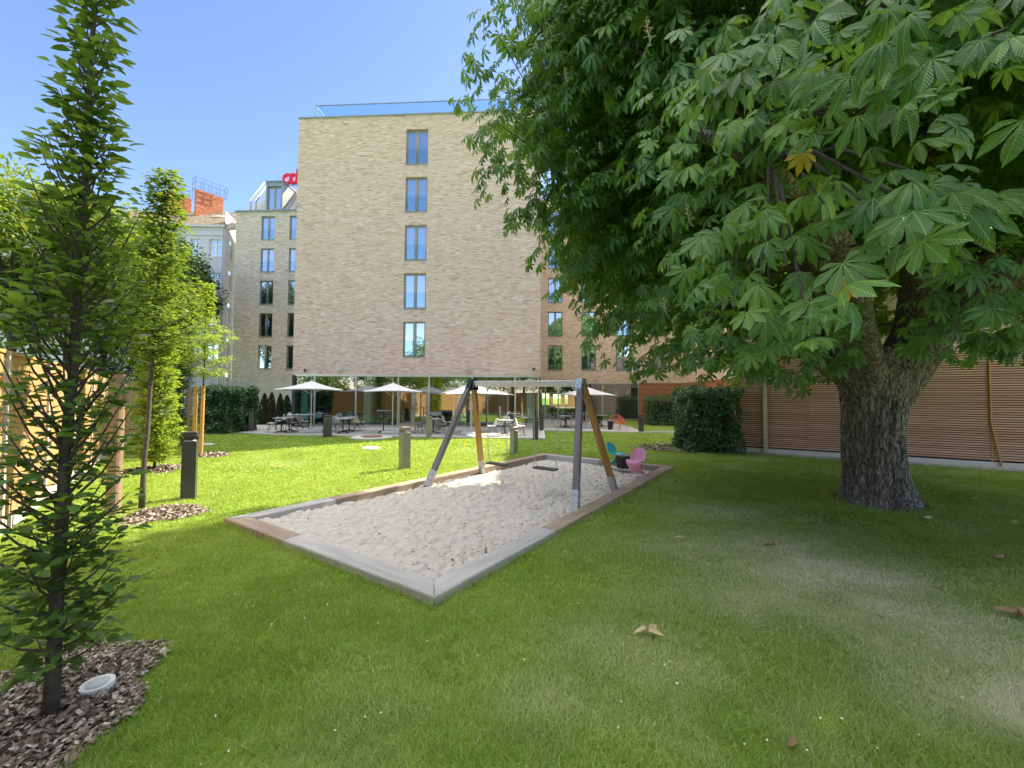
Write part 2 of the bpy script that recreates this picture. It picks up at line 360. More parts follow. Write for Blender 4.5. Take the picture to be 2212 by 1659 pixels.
# grass blades
def blades(n, x, y, h, w, lean, name='g'):
    a = rng.rand(n) * 2 * math.pi; la = rng.rand(n) * 2 * math.pi
    dx, dy = np.cos(a) * w / 2, np.sin(a) * w / 2; lx, ly = np.cos(la) * lean, np.sin(la) * lean
    z = np.zeros(n)
    v = np.stack([np.stack([x - dx, y - dy, z], 1), np.stack([x + dx, y + dy, z], 1),
                  np.stack([x - dx * .7 + lx * .35, y - dy * .7 + ly * .35, h * .6], 1), np.stack([x + dx * .7 + lx * .35, y + dy * .7 + ly * .35, h * .6], 1),
                  np.stack([x + lx, y + ly, h], 1)], 1)
    b = (np.arange(n) * 5)[:, None]
    tr = np.concatenate([b + np.array([[0, 1, 3]]), b + np.array([[0, 3, 2]]), b + np.array([[2, 3, 4]])], 1).reshape(-1, 3)
    return v.reshape(-1, 3), tr
vs, ts, rs, ds, off = [], [], [], [], 0
def add_grass(y0, y1, dens, hm, wm):
    global off
    ym = (y0 + y1) / 2; xw = y1 * 1.30 + .3
    n = int(2 * xw * (y1 - y0) * dens)
    x = rng.uniform(-xw, xw, n); y = rng.uniform(y0, y1, n)
    k = lawn_ok(x, y); x, y = x[k], y[k]
    cl = vnoise(x, y, .11, 8) * .6 + vnoise(x, y, .5, 9) * .4
    k = rng.rand(len(x)) < .55 + .6 * cl; x, y, cl = x[k], y[k], cl[k]; n = len(x)
    dr = dryness(x, y)
    h = hm * (.35 + .95 * cl + .35 * rng.rand(n)) * (1 - .35 * dr)
    v, tr = blades(n, x, y, h, wm * (.7 + .6 * rng.rand(n)), h * (.45 + 1.0 * rng.rand(n)))
    vs.append(v); ts.append(tr + off); off += len(v)
    pt = vnoise(x, y, 1.3, 11)
    pt = pt * .5 + vnoise(x, y, .32, 12) * .5
    rs.append(np.repeat(np.clip(rng.rand(n) * .5 + .9 * (pt - .5) + .25, 0, 1), 5)); ds.append(np.repeat(np.clip(dr + (rng.rand(n) < .08) * .7 * rng.rand(n), 0, 1), 5))
add_grass(1.6, 2.6, 15000, .034, .0042)
add_grass(2.6, 4.0, 10000, .034, .0052)
add_grass(4.0, 6.0, 5500, .035, .0075)
add_grass(6.0, 9.0, 2600, .036, .0115)
add_grass(9.0, 14.0, 1000, .038, .020)
add_grass(14.0, 24.0, 260, .042, .042)
t = NT('grass_blades'); a = t.n('Attribute', attribute_name='rnd').outputs['Fac']; d = t.n('Attribute', attribute_name='dry').outputs['Fac']
c = t.ramp(a, [(0, (.18, .33, .05)), (.5, (.29, .47, .085)), (1, (.43, .57, .15))])
c = t.mix(d, c, (.80, .80, .60))
M['grass'] = t.done(t.n('MixShader', {0: .42, 1: t.pbsdf(c, .55, 0, None, .25), 2: t.n('BsdfTranslucent', {'Color': t.mix(.5, c, (.62, .52, .02))}).outputs[0]}).outputs[0])
gr = npmesh('grass', np.concatenate(vs), np.concatenate(ts), M['grass'], attrs={'rnd': np.concatenate(rs), 'dry': np.concatenate(ds)})
tag(gr, 'short mown green grass covering the whole lawn', 'grass', kind='stuff')
# long tufts along sandbox edge
def tufts(pts, name='grass_tuft'):
    n = len(pts); x = np.array([p[0] for p in pts]); y = np.array([p[1] for p in pts])
    h = .05 + .10 * rng.rand(n) ** 2
    v, tr = blades(n, x, y, h, np.full(n, .0045), h * .5 * rng.rand(n))
    return v, tr
pp = []
for e, (A, B) in enumerate(((SB[0], SB[1]), (SB[1], SB[2]))):
    nn = (B - A).xy.orthogonal().normalized(); nn = nn if (A.xy + nn - Vector((.5, 7))).length > (A.xy - nn - Vector((.5, 7))).length else -nn
    for k in range(900 if e == 0 else 1100):
        s = random.Random(k + e * 1000).random(); q = A.xy.lerp(B.xy, s) + nn * (.01 + .05 * random.Random(k * 3 + e).random())
        pp.append((q.x, q.y))
for k in range(900):
    a_ = rng.rand() * 6.283; r_ = .66 + .22 * rng.rand(); pp.append((TR.x + r_ * math.cos(a_), TR.y + r_ * math.sin(a_)))
v, tr = tufts(pp)
tag(npmesh('edge_grass', v, tr, M['grass'], attrs={'rnd': rng.rand(len(v)), 'dry': rng.rand(len(v)) * .3}), 'longer grass blades along the outside of the sandbox timbers and round the chestnut trunk', 'grass', kind='stuff')
# mulch
M['mulchbase'] = simple('mulch_soil', (.10, .075, .055), .95, 0, .4, 30, .6)
t = NT('bark_chips'); a = t.n('Attribute', attribute_name='rnd').outputs['Fac']
M['chips'] = t.done(t.pbsdf(t.ramp(a, [(0, (.06, .045, .035)), (.5, (.20, .155, .12)), (.85, (.38, .33, .28)), (1, (.60, .55, .48))]), .85, 0, None, .2))
def chips(cx, cy, r, n, sz, shape=None):
    a = rng.rand(n) * 2 * np.pi; rr = np.sqrt(rng.rand(n)) * r * 1.02
    rr *= (1 + .13 * np.sin(3 * a + cx) + .08 * np.sin(7 * a))
    x = cx + rr * np.cos(a); y = cy + rr * np.sin(a); z = .01 + .045 * (1 - (rr / r) ** 2).clip(0, 1) + rng.rand(n) * .018
    return leaf_arrays(np.stack([x, y, z], 1), rdir(n, .25), rdir(n, .5) + np.array([0, 0, 1.6]), sz * (.5 + rng.rand(n)), sz * .42 * (.5 + rng.rand(n)), CHIP)
# ------------------------------------------------------------------ leaf arrays
def rdir(n, zs=1.0):
    v = rng.normal(size=(n, 3)); v[:, 2] *= zs; return v / np.linalg.norm(v, axis=1, keepdims=True)
def nz(v): return v / (np.linalg.norm(v, axis=1, keepdims=True) + 1e-9)
LEAF = (np.array([(0, 0, 0), (.3, -.85, .10), (.66, -.72, .0), (1, 0, -.12), (.66, .72, .0), (.3, .85, .10), (.33, 0, -.02), (.68, 0, -.08)], float),
        np.array([(0, 1, 6), (1, 2, 7), (1, 7, 6), (2, 3, 7), (0, 6, 5), (6, 7, 4), (6, 4, 5), (7, 3, 4)]))
LEAF4 = (np.array([(0, 0, 0), (.48, -.9, .08), (1, 0, -.05), (.48, .9, .08)], float), np.array([(0, 1, 2), (0, 2, 3)]))
CHIP = (np.array([(0, -.5, 0), (0, .5, 0), (1, .7, .12), (1, -.4, .02), (.5, .8, .1)], float), np.array([(0, 3, 2), (0, 2, 4), (0, 4, 1)]))
def palmate(near, droop=.42, fold=.035):
    """horse-chestnut leaf: seven obovate leaflets fanned round the petiole tip"""
    V_, T_, U_ = [], [], []
    for k, (ang, ln) in enumerate(((0, 1.0), (34, .93), (-34, .93), (72, .75), (-72, .75), (118, .48), (-118, .48))):
        a = R(ang); ca, sa = math.cos(a), math.sin(a); w = .155 * ln + .02
        if near: prof = [(.0, .02), (.2, .28), (.42, .66), (.62, .97), (.74, 1.0), (.86, .70), (.94, .28), (1.0, 0)]
        else: prof = [(0, .03), (.42, .66), (.72, 1.0), (1.0, 0)]
        b = len(V_)
        for i, (u, v) in enumerate(prof):
            dz = -droop * u * u * ln * (1 + .35 * math.sin(k * 2.3)); rag = 1 + (.07 * math.sin(i * 9.7 + k) if near else 0)
            for sgn in (-1, 0, 1):
                xx = u * ln; yy = sgn * v * w * rag; zz = dz + (fold * abs(sgn) * v + .012 * math.sin(i * 3.1 + k) * abs(sgn)) 
                V_.append((xx * ca - yy * sa, xx * sa + yy * ca, zz)); U_.append((u, sgn * v))
        for i in range(len(prof) - 1):
            p = b + 3 * i; last = i == len(prof) - 2
            if last: T_ += [(p, p + 1, p + 4), (p + 1, p + 2, p + 4)]
            else: T_ += [(p, p + 1, p + 4), (p, p + 4, p + 3), (p + 1, p + 2, p + 5), (p + 1, p + 5, p + 4)]
    return np.array(V_), np.array(T_), np.array(U_)
def leaf_arrays(P, Dv, Nv, L, Wd, tpl):
    X_ = nz(Dv); Z_ = nz(Nv - X_ * (Nv * X_).sum(1, keepdims=True)); Y_ = np.cross(Z_, X_)
    T = tpl[0]; L = np.asarray(L)[:, None, None]; Wd = np.asarray(Wd)[:, None, None]
    v = P[:, None, :] + X_[:, None, :] * (T[None, :, 0:1] * L) + Y_[:, None, :] * (T[None, :, 1:2] * Wd) + Z_[:, None, :] * (T[None, :, 2:3] * L)
    k = len(T); tr = (tpl[1][None] + (np.arange(len(P)) * k)[:, None, None]).reshape(-1, 3)
    return v.reshape(-1, 3), tr, np.repeat(rng.rand(len(P)), k)
def leaf_obj(name, arrs, mat, parent=None, uv=None, smooth=False):
    vs, ts, rs, o = [], [], [], 0
    for v, t_, r_ in arrs: vs.append(v); ts.append(t_ + o); rs.append(r_); o += len(v)
    return npmesh(name, np.concatenate(vs), np.concatenate(ts), mat, parent, attrs={'rnd': np.concatenate(rs)}, uv=uv, smooth=smooth)
for (mx, my, mr), lb, n, sz in zip(MULCH, ('bark mulch bed round the foreground columnar tree', 'round bark mulch patch beside the round wooden post', 'bark mulch ring under the sunlit columnar hornbeam', 'mulch patch at the foot of the two orange stakes'), (11000, 1600, 1200, 700), (.030, .04, .06, .06)):
    v, tr, r_ = chips(mx, my, mr, n, sz)
    an = np.linspace(0, 2 * np.pi, 41)[:-1]; rr = mr * (1 + .13 * np.sin(3 * an + mx) + .08 * np.sin(7 * an)) * 1.03
    bv = np.concatenate([[[mx, my, .03]], np.stack([mx + rr * np.cos(an), my + rr * np.sin(an), np.full(40, .0)], 1)]); bt = np.array([(0, 1 + i, 1 + (i + 1) % 40) for i in range(40)])
    v = np.concatenate([v, bv]); tr = np.concatenate([tr, bt + len(r_)]); r_ = np.concatenate([r_, np.full(41, .1)])
    tag(npmesh('bark_mulch', v, tr, M['chips'], attrs={'rnd': r_}), lb, 'mulch', kind='stuff')
# ------------------------------------------------------------------ paving
t = NT('paving'); v = t.pos(); br = t.n('TexBrick', {'Vector': t.n('Mapping', {'Vector': v, 'Rotation': (0, 0, R(3.5))}).outputs[0], 'Color1': (.40, .39, .37), 'Color2': (.48, .46, .44), 'Mortar': (.25, .24, .22), 'Scale': 1.0, 'Mortar Size': .012, 'Brick Width': 1.0, 'Row Height': .25}).outputs[0]
c = t.mix(.3, br, t.ramp(t.noise(2, 6, v), [(.3, (.33, .32, .31)), (.7, (.52, .50, .48))]))
M['paving'] = t.done(t.pbsdf(c, .8, 0, t.bump(t.noise(80, 3, v), .2, .005), .3))
mb = MB(); b = mb.b; vv = [b.verts.new((x, y, .035)) for x, y in PAVE]; b.faces.new(vv)
e = bmesh.ops.extrude_face_region(b, geom=list(b.faces)); bmesh.ops.translate(b, vec=(0, 0, -.06), verts=[q for q in e['geom'] if isinstance(q, bmesh.types.BMVert)])
tag(mb.build('terrace_paving', M['paving']), kind='structure')
mb = MB()
for i in range(0, 8):
    A = Vector((*PAVE[i], .03)); B = Vector((*PAVE[i + 1], .03)); d = (B - A).normalized()
    mb.beam(A + d * .003, B - d * .003, .10, .07)
tag(mb.build('terrace_kerb', M['concrete']), kind='structure')
# ------------------------------------------------------------------ hotel
TH = -R(3.5); OB = Vector((-13.11, 24.35, 0)); UB = Vector((math.cos(TH), math.sin(TH))); VB = Vector((-math.sin(TH), math.cos(TH)))
def HP(x, y, v=0.0):
    """picture point -> (u, z) on the hotel's plane at depth v"""
    d = D_(x, y); o = OB.xy + VB * v; A = np.array([[d[0], -UB[0]], [d[1], -UB[1]]])
    tt, s = np.linalg.solve(A, np.array([o[0], o[1]])); return s, H + tt * d[2]
hotel = tag(empty('hotel_building', OB, TH), 'large pale brick hotel block with glazed ground floor and recessed casement windows', 'building')
def wall(name, mat, parent, loc, rz, w, z0, z1, ops, rev=.16, revmat=None):
    """outer face in local y=0 (outside is -y), with openings [(x0,x1,za,zb)] and reveals"""
    mb = MB(); b = mb.b
    xs = sorted({0.0, w, *[o[0] for o in ops], *[o[1] for o in ops]}); zs = sorted({z0, z1, *[o[2] for o in ops], *[o[3] for o in ops]})
    vc = {}
    def vt(x, z):
        if (x, z) not in vc: vc[(x, z)] = b.verts.new((x, 0, z))
        return vc[(x, z)]
    for i in range(len(xs) - 1):
        for j in range(len(zs) - 1):
            mx, mz = (xs[i] + xs[i + 1]) / 2, (zs[j] + zs[j + 1]) / 2
            if any(o[0] < mx < o[1] and o[2] < mz < o[3] for o in ops): continue
            b.faces.new((vt(xs[i], zs[j]), vt(xs[i + 1], zs[j]), vt(xs[i + 1], zs[j + 1]), vt(xs[i], zs[j + 1])))
    for (x0, x1, a, c) in ops:
        for p, q in (((x0, a), (x0, c)), ((x0, c), (x1, c)), ((x1, c), (x1, a)), ((x1, a), (x0, a))):
            b.faces.new([b.verts.new(k) for k in ((p[0], 0, p[1]), (q[0], 0, q[1]), (q[0], rev, q[1]), (p[0], rev, p[1]))])
    me = bpy.data.meshes.new(name); b.to_mesh(me); b.free(); me.materials.append(mat)
    return link(name, me, parent, loc, rz)
def window(w, h, guard=True, parent=None, fr='frame', transom=None):
    """casement pair, origin bottom-left of the opening, face looks to -y"""
    mb = MB(); f = .055
    y0, y1 = .10, .16
    mb.box(0, f, y0, y1, 0, h).box(w - f, w, y0, y1, 0, h).box(f, w - f, y0, y1, 0, f).box(f, w - f, y0, y1, h - f, h)
    mb.box(w / 2 - .06, w / 2 + .06, y0 - .004, y1, f, h - f)
    for a, b_ in ((f, w / 2 - .06), (w / 2 + .06, w - f)):
        mb.box(a, a + .035, y0 + .012, y1, f, h - f).box(b_ - .035, b_, y0 + .012, y1, f, h - f).box(a + .035, b_ - .035, y0 + .012, y1, f, f + .04).box(a + .035, b_ - .035, y0 + .012, y1, h - f - .04, h - f)
        if transom: mb.box(a, b_, y0 + .006, y1, transom - .05, transom + .05)
    mb.box(-.03, w + .03, -.03, .1, -.035, -.002)
    win = mb.build('window', M[fr], parent)
    for a, b_ in ((f, w / 2 - .06), (w / 2 + .06, w - f)):
        MB().quad((a, .14, f), (b_, .14, f), (b_, .14, h - f), (a, .14, h - f)).build('pane', M['pane'], win)
    if guard:
        MB().box(.03, w - .03, .01, .022, .03, h * .47).build('guard_panel', M['guard'], win)
    return win
ZR = [(4.18, 6.26), (7.04, 9.14), (9.93, 12.05), (12.84, 14.93), (15.72, 17.84)]
mainops = [(6.68, 8.01, a, b) for a, b in ZR]
wall('facade', M['brick'], hotel, (0, 0, 0), 0, 14.76, 3.13, 18.72, mainops)
w0 = window(1.33, 2.09, parent=hotel)
w0.location = (6.68, 0, ZR[0][0])
for a, b in ZR[1:]:
    c = copy_tree(w0, hotel); c.location = (6.68, 0, a)
wall('side_wall', M['brick'], hotel, (0, 11, 0), R(-90), 11, 3.13, 18.72, [])
wall('side_wall', M['brick'], hotel, (14.76, 0, 0), R(90), 11, 3.13, 18.72, [])
MB().box(-.04, 14.80, -.05, 11, 18.72, 18.80).build('parapet_cap', M['zinc'], hotel)
MB().box(.05, 14.71, .05, 10.9, 3.05, 3.13).build('soffit', M['ceil'], hotel)
# roof terrace balustrade
ub = HP(682, 250, .9)[0]
mb = MB()
mb.box(ub, 14.2, .90, .915, 18.81, 20.16).box(ub - .005, ub + .01, .92, 8, 18.81, 20.16)
bal = mb.build('balustrade', M['clear'], hotel)
mb = MB().box(ub - .02, 14.2, .885, .93, 20.16, 20.21).box(ub - .02, ub + .025, .93, 8, 20.16, 20.21)
mb.box(ub - .02, ub + .02, .885, .925, 18.81, 20.16)
mb.build('handrail', M['zinc'], bal)
MB().beam((4.1, 2.2, 18.9), (4.1, 2.2, 19.75), .05, .05).beam((4.1, 2.2, 19.7), (5.6, 2.2, 19.2), .05, .05).beam((3.9, 2.2, 19.4), (5.9, 2.2, 19.4), .05, .05).build('roof_equipment', M['alu'], hotel)
# glazed ground floor of the main block
def us(*xs, v=0.0): return [HP(x, 880, v)[0] for x in xs]
mul = us(634, 677.5, 767, 858.7, 925.8, 1019, 1112.7, 1163)
mb = MB(); mb.box(-.02, 14.74, .0, .12, 3.02, 3.125).box(0, 14.72, .03, .11, .04, .14)
for k, u in enumerate(mul): mb.box(u - .035, u + .035, .02, .12, .14, 3.02)
gf = mb.build('glazing_frame', M['alu'], hotel)
gf.location.y = .02
for k in range(len(mul) - 1):
    if k == 3: continue
    MB().quad((mul[k] + .035, .09, .14), (mul[k + 1] - .035, .09, .14), (mul[k + 1] - .035, .09, 3.02), (mul[k] + .035, .09, 3.02)).build('glass_pane', M['shopglass'], hotel)
a, b_ = mul[3] + .035, mul[4] - .035
MB().quad((a, .09, 2.28), (b_, .09, 2.28), (b_, .09, 3.02), (a, .09, 3.02)).build('glass_pane', M['shopglass'], hotel)
MB().box(a, b_, .02, .12, 2.2, 2.27).build('door_head', M['alu'], hotel)
mid = (a + b_) / 2
for x0, x1, hx in ((a, mid, mid - .05), (mid, b_, mid + .05)):
    mb = MB().box(x0 + .003, x0 + .1, .01, .1, .145, 2.195).box(x1 - .1, x1 - .003, .01, .1, .145, 2.195).box(x0 + .1, x1 - .1, .01, .1, .145, .26).box(x0 + .1, x1 - .1, .01, .1, 2.1, 2.195)
    d = mb.build('door', M['frame'], hotel)
    MB().quad((x0 + .1, .06, .26), (x1 - .1, .06, .26), (x1 - .1, .06, 2.1), (x0 + .1, .06, 2.1)).build('pane', M['shopglass'], d)
    MB().tube([(hx, -.05, 1.0), (hx, -.05, 1.3)], .012).build('handle', M['black'], d)
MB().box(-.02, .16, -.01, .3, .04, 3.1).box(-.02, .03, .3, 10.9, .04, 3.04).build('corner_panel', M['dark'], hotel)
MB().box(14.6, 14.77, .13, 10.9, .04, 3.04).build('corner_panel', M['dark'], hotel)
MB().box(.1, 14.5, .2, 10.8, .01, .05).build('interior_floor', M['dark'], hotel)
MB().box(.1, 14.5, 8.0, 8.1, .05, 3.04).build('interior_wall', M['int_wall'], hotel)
mb = MB()
MB().box(2.2, 2.6, 5.0, 5.4, .05, 3.04).build('column', M['column'], hotel)
for x0, x1 in ((650, 665), (786, 800), (989, 1008), (1138, 1150)):
    u0, u1 = us(x0, x1, v=.9)
    MB().box(u0, u1, .85, .85 + (u1 - u0), .05, 3.04).build('column', M['column'], hotel)
# wall lamps and cameras above the glazing
for x, y in ((702, 801), (1009, 796.5), (1335 / 1.736 + 0, 797)):
    pass
for x, y, kind in ((660, 800.5, 'd'), (735 + 0, 798.5, 'l'), (1010.5, 796.7, 'l'), (1153, 797.5, 'd')):
    u, z = HP(x, y)
    if kind == 'd': MB().cyl((0, 0), .075, 0, .07, 14).cyl((0, 0), .055, -.06, 0, 14).build('security_camera', M['black'], hotel, (u, -.08, z))
    else: MB().box(-.2, .2, -.25, -.12, -.03, .05).box(-.05, .05, -.12, 0, -.03, .06).build('wall_lamp', M['alu'], hotel, (u, 0, z))
for x in (700, 719, 771, 1001, 1131):
    u, z = HP(x, 804); MB().tube([(u, -.01, z - .05), (u, -.06, z - .05), (u, -.06, z + .12)], .008).build('cable_bracket', M['alu'], hotel)
# rear facades
DR = 11.0
ur = HP(1183, 749, DR)[0]
rc = [HP(x, 775, DR)[0] for x in (1199, 1271.5, 1346.5, 1421)]
rops = [(u - .62 - 14.76, u + .62 - 14.76, a, b) for u in rc for a, b in ZR]
wall('rear_facade', M['brick2'], hotel, (14.76, DR, 0), 0, 11.64, 3.13, 18.72, rops)
w1 = window(1.24, 2.09, guard=True, parent=hotel); first = True
for u in rc:
    for a, b in ZR:
        c = w1 if first else copy_tree(w1, hotel); first = False
        c.location = (u - .62, DR, a)
# left wing
lc = [HP(579, 501, DR)[0], HP(640, 501, DR)[0]]
lw = HP(505, 640, DR)[0]
lops = [(u - .62 - lw, u + .62 - lw, a, b) for u in lc for a, b in ZR]
wall('left_wing_facade', M['brick3'], hotel, (lw, DR, 0), 0, -lw, 3.13, 18.28, lops)
wall('side_wall', M['brick3'], hotel, (lw, DR + 11, 0), R(-90), 11, 0, 18.28, [])
for u in lc:
    for a, b in ZR:
        c = copy_tree(w1, hotel); c.location = (u - .62, DR, a)
MB().box(lw - .1, 0, DR - .1, DR + 11, 18.28, 18.4).build('eaves_strip', M['zinc'], hotel)
# mansard with glazed end, dormer and guide rails
mb = MB(); b = mb.b; zt = 21.4
P = [(lw + .5, DR + .15, 18.4), (0, DR + .15, 18.4), (0, DR + 10, 18.4), (lw + .5, DR + 10, 18.4), (lw + 2.5, DR + 2.2, zt), (0, DR + 2.2, zt), (0, DR + 8, zt), (lw + 2.5, DR + 8, zt)]
vv = [b.verts.new(p) for p in P]
for f_ in ((0, 1, 5, 4), (1, 2, 6, 5), (2, 3, 7, 6), (3, 0, 4, 7), (4, 5, 6, 7)): b.faces.new([vv[i] for i in f_])
mroof = mb.build('mansard_roof', M['zinc'], hotel)
mb = MB()
for k in range(14):
    u = -.35 - k * .62
    mb.beam((u, DR + .12, 18.42), (u, DR + 2.17, zt + .01), .03, .05)
mb.build('seam', M['zinc'], mroof)
for px in (645, 782):
    xa = (850 + px * .1386) / 1.736; u = HP(xa, 445, DR)[0]
    mb = MB().beam((u, DR + .0, 18.4), (u, DR + .0, 19.25), .10, .12).beam((u, DR, 19.22), (u, DR + 1.75, 21.9), .10, .12)
    mb.build('guide_rail', M['alu'], mroof)
d0, d1 = HP(573.5, 430, DR)[0], HP(610, 430, DR)[0]
mb = MB().box(d0, d0 + .16, DR + .02, DR + 1.9, 18.41, 20.95).box(d1 - .16, d1, DR + .02, DR + 1.9, 18.41, 20.95).box(d0 - .05, d1 + .05, DR - .04, DR + 2.1, 20.95, 21.05).box(d0 + .16, d1 - .16, DR + .02, DR + 1.9, 20.55, 20.95)
dm = mb.build('dormer', M['zinc'], hotel)
dw = window(d1 - d0 - .34, 2.05, False, dm); dw.location = (d0 + .17, DR + .02, 18.46)
MB().beam((-2.4, DR, 20.9), (-1.6, DR + .3, 20.45), .04, .04).build('lamp_arm', M['black'], hotel)
# ground floor of the left wing: beige cladding
mb = MB()
g0 = HP(541, 880, DR)[0]
for z in np.arange(.05, 3.1, .44): mb.box(g0, -.03, DR - .02 + .002 * (round(z / .44) % 2), DR + .06, z, min(z + .425, 3.12))
mb.box(g0, -.03, DR + .03, DR + .1, .0, 3.1)
mb.build('ground_floor_cladding', M['panel'], hotel)
MB().box(lw, g0 - .1, DR - .03, DR + .1, 1.9, 3.12).box(g0 - .1, g0, DR - .05, DR + .15, 0, 3.12).build('loading_bay_panel', M['concrete'], hotel)
MB().box(lw + .1, g0 - .1, DR + .3, DR + .4, 0, 1.9).build('loading_bay_door', M['zinc'], hotel)
# ground floor of the rear right: glazing then hardwood cladding
rm = us(1165, 1178, 1207, 1270, 1301.5, 1379.5, v=DR)
rm[0] = 14.85
mb = MB().box(14.8, rm[-1] + .05, DR, DR + .12, 3.02, 3.12).box(14.8, rm[-1] + .05, DR + .01, DR + .1, .04, .14)
for k, u in enumerate(rm): w_ = .12 if k in (1, 4) else .05; mb.box(u - w_ / 2, u + w_ / 2, DR - .005, DR + .12, .14, 3.02)
mb.box(rm[0], rm[2], DR + .005, DR + .11, 2.2, 2.28).build('glazing_frame', M['alu'], hotel)
for k in range(5): MB().quad((rm[k] + .03, DR + .07, .14), (rm[k + 1] - .03, DR + .07, .14), (rm[k + 1] - .03, DR + .07, 3.02), (rm[k] + .03, DR + .07, 3.02)).build('glass_pane', M['shopglass'], hotel)
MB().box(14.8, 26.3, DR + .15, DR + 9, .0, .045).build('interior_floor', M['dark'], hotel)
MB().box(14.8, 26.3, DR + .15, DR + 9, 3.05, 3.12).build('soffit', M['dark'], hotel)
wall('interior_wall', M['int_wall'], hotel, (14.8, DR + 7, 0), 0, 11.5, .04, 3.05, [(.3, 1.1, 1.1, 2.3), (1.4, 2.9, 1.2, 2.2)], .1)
MB().box(rm[2] + .2, rm[2] + .55, DR + .6, DR + .95, .05, 3.04).build('column', M['column'], hotel)
for k in range(4): MB().cyl((0, 0), .05, 0, .3, 12, .12).tube([(0, 0, .3), (0, 0, .9)], .008).build('pendant_lamp', M['white'], hotel, (rm[3] + .6 + k * 1.0, DR + 1.6, 2.1))
clad = wall('hardwood_cladding', M['cladding'], hotel, (rm[-1] + .06, DR - .01, 0), 0, 26.4 - rm[-1] - .06, .22, 3.12, [])
MB().box(rm[-1] + .06, 26.4, DR - .03, DR + .05, 0, .22).build('plinth', M['plinth'], hotel)
MB().box(24.2, 24.35, DR - .12, DR - .03, .25, .4).build('outlet_box', M['white'], hotel)
# right wing, running towards the camera
UW = 26.4
wz = [(x, 1.24) for x in (1.0, 3.9, 6.8, 9.2)]
wops = [(x, x + w_, a, b) for x, w_ in wz for a, b in ZR]
wing = wall('right_wing_facade', M['brick2'], hotel, (UW, DR, 0), R(-90), 11.5, 3.13, 18.72, wops)
for x, w_ in wz:
    for a, b in ZR:
        c = copy_tree(w1, hotel); c.rotation_euler.z = R(-90); c.location = (UW, DR - x, a)
gops = [(x + .2, x + 1.15, 1.1, 2.85) for x in (1.2, 3.9, 6.6, 9.2)]
wall('hardwood_cladding', M['cladding'], hotel, (UW + .01, DR, 0), R(-90), 11.5, .22, 3.12, gops)
wg = window(.95, 1.75, False, hotel)
for k, (a, b, c_, d_) in enumerate(gops):
    c = wg if k == 0 else copy_tree(wg, hotel); c.rotation_euler.z = R(-90); c.location = (UW + .01, DR - a, c_)
MB().box(UW - .02, UW + .05, -.5, DR, 0, .22).build('plinth', M['plinth'], hotel)
MB().box(14.7, 40, DR, DR + 10, 18.72, 18.8).box(UW - .04, 40, -.5, DR, 18.721, 18.801).build('roof_slab', M['zinc'], hotel)
wall('side_wall', M['brick2'], hotel, (UW, -.5, 0), 0, 13.6, 0, 18.72, [])
wall('back_wall', M['brick2'], hotel, (40, DR + 10, 0), R(180), 40 - lw, 0, 18.3, [(40 - 15.9 - 0, 40 - 14.9, 1.0, 2.5), (40 - 17.9, 40 - 16.1, 1.0, 2.5)])
# roof sign letters
M['red'] = simple('red_sign_face', (.75, .015, .03), .4, 0, .03)
def arc(cx, cz, rx, rz, n=26, a0=0, a1=360): return [(cx + rx * math.cos(R(a0 + (a1 - a0) * k / n)), cz + rz * math.sin(R(a0 + (a1 - a0) * k / n))) for k in range(n + 1)]
def letter(stem_h, rx):
    mb = MB(); b = mb.b; n = 28; th = .2
    for y in (0,):
        o = [(rx * 1.0 * math.cos(2 * math.pi * k / n), .5 + .5 * math.sin(2 * math.pi * k / n)) for k in range(n)]
        i_ = [(rx * .45 * math.cos(2 * math.pi * k / n), .5 + .27 * math.sin(2 * math.pi * k / n)) for k in range(n)]
        A = [[b.verts.new((p[0], yy, p[1])) for p in L_] for L_ in (o, i_) for yy in (0, th)]
        for k in range(n):
            j = (k + 1) % n
            for p, q in ((0, 2), (1, 3), (0, 1), (2, 3)): b.faces.new((A[p][k], A[p][j], A[q][j], A[q][k]))
    mb.box(rx * .62, rx * 1.18, -.004, th + .004, 0.0, stem_h)
    return mb
sg = tag(empty('roof_sign', (0, 0, 0)), 'red rounded letters a and d standing on the roof beside the main block', 'sign')
sa = HP(621.5, 397, 11.8); sg.location = OB + Vector((*(UB * sa[0] + VB * 11.8), sa[1])); sg.rotation_euler.z = TH
letter(.98, .46).build('letter', M['red'], sg, (-.08, 0, 0)); letter(1.35, .32).build('letter', M['red'], sg, (.56, .01, 0))
MB().box(-.55, 1.5, .08, .12, -.16, -.11).box(-.1, -.05, .08, .12, -.4, -.1).box(.9, .95, .08, .12, -.4, -.1).build('bracket', M['zinc'], sg)
# ------------------------------------------------------------------ slatted annex on the right
SO = G(1590, 975); S2 = G(2212, 1015); ud = (S2 - SO).normalized(); az = math.atan2(ud.y, ud.x)
annex = tag(empty('slatted_annex', SO, az), 'low annex clad in thin reddish horizontal slats over a white plinth, behind the big chestnut', 'building')
AL = 16.0
mb = MB()
z = .22
while z < 3.22: mb.box(.09, AL, -.05, -.015, z, z + .041, bev=0); z += .0665
mb.build('slat_screen', M['slat'], annex)
MB().box(.02, AL, .0, .05, .17, 3.28).build('backing', M['slatback'], annex)
MB().box(.0, .1, -.07, .05, .17, 3.28).build('corner_board', M['softwood'], annex)
mb = MB()
for u in (2.1, 4.15, 6.19, 8.2, 10.3): mb.box(u, u + .03, -.062, -.051, .17, 3.26)
mb.build('batten', M['softwood'], annex)
MB().box(-.02, AL, -.06, .1, -.05, .165).build('plinth', M['plinth'], annex)
MB().box(.83, .95, -.16, -.065, 0, 2.5).build('steel_post', M['alu'], annex)
MB().tube([(6.19, -.09, 3.2), (6.19, -.09, 1.25), (6.35, -.09, .2), (6.36, -.09, .05)], .022).build('downpipe', M['softwood'], annex)
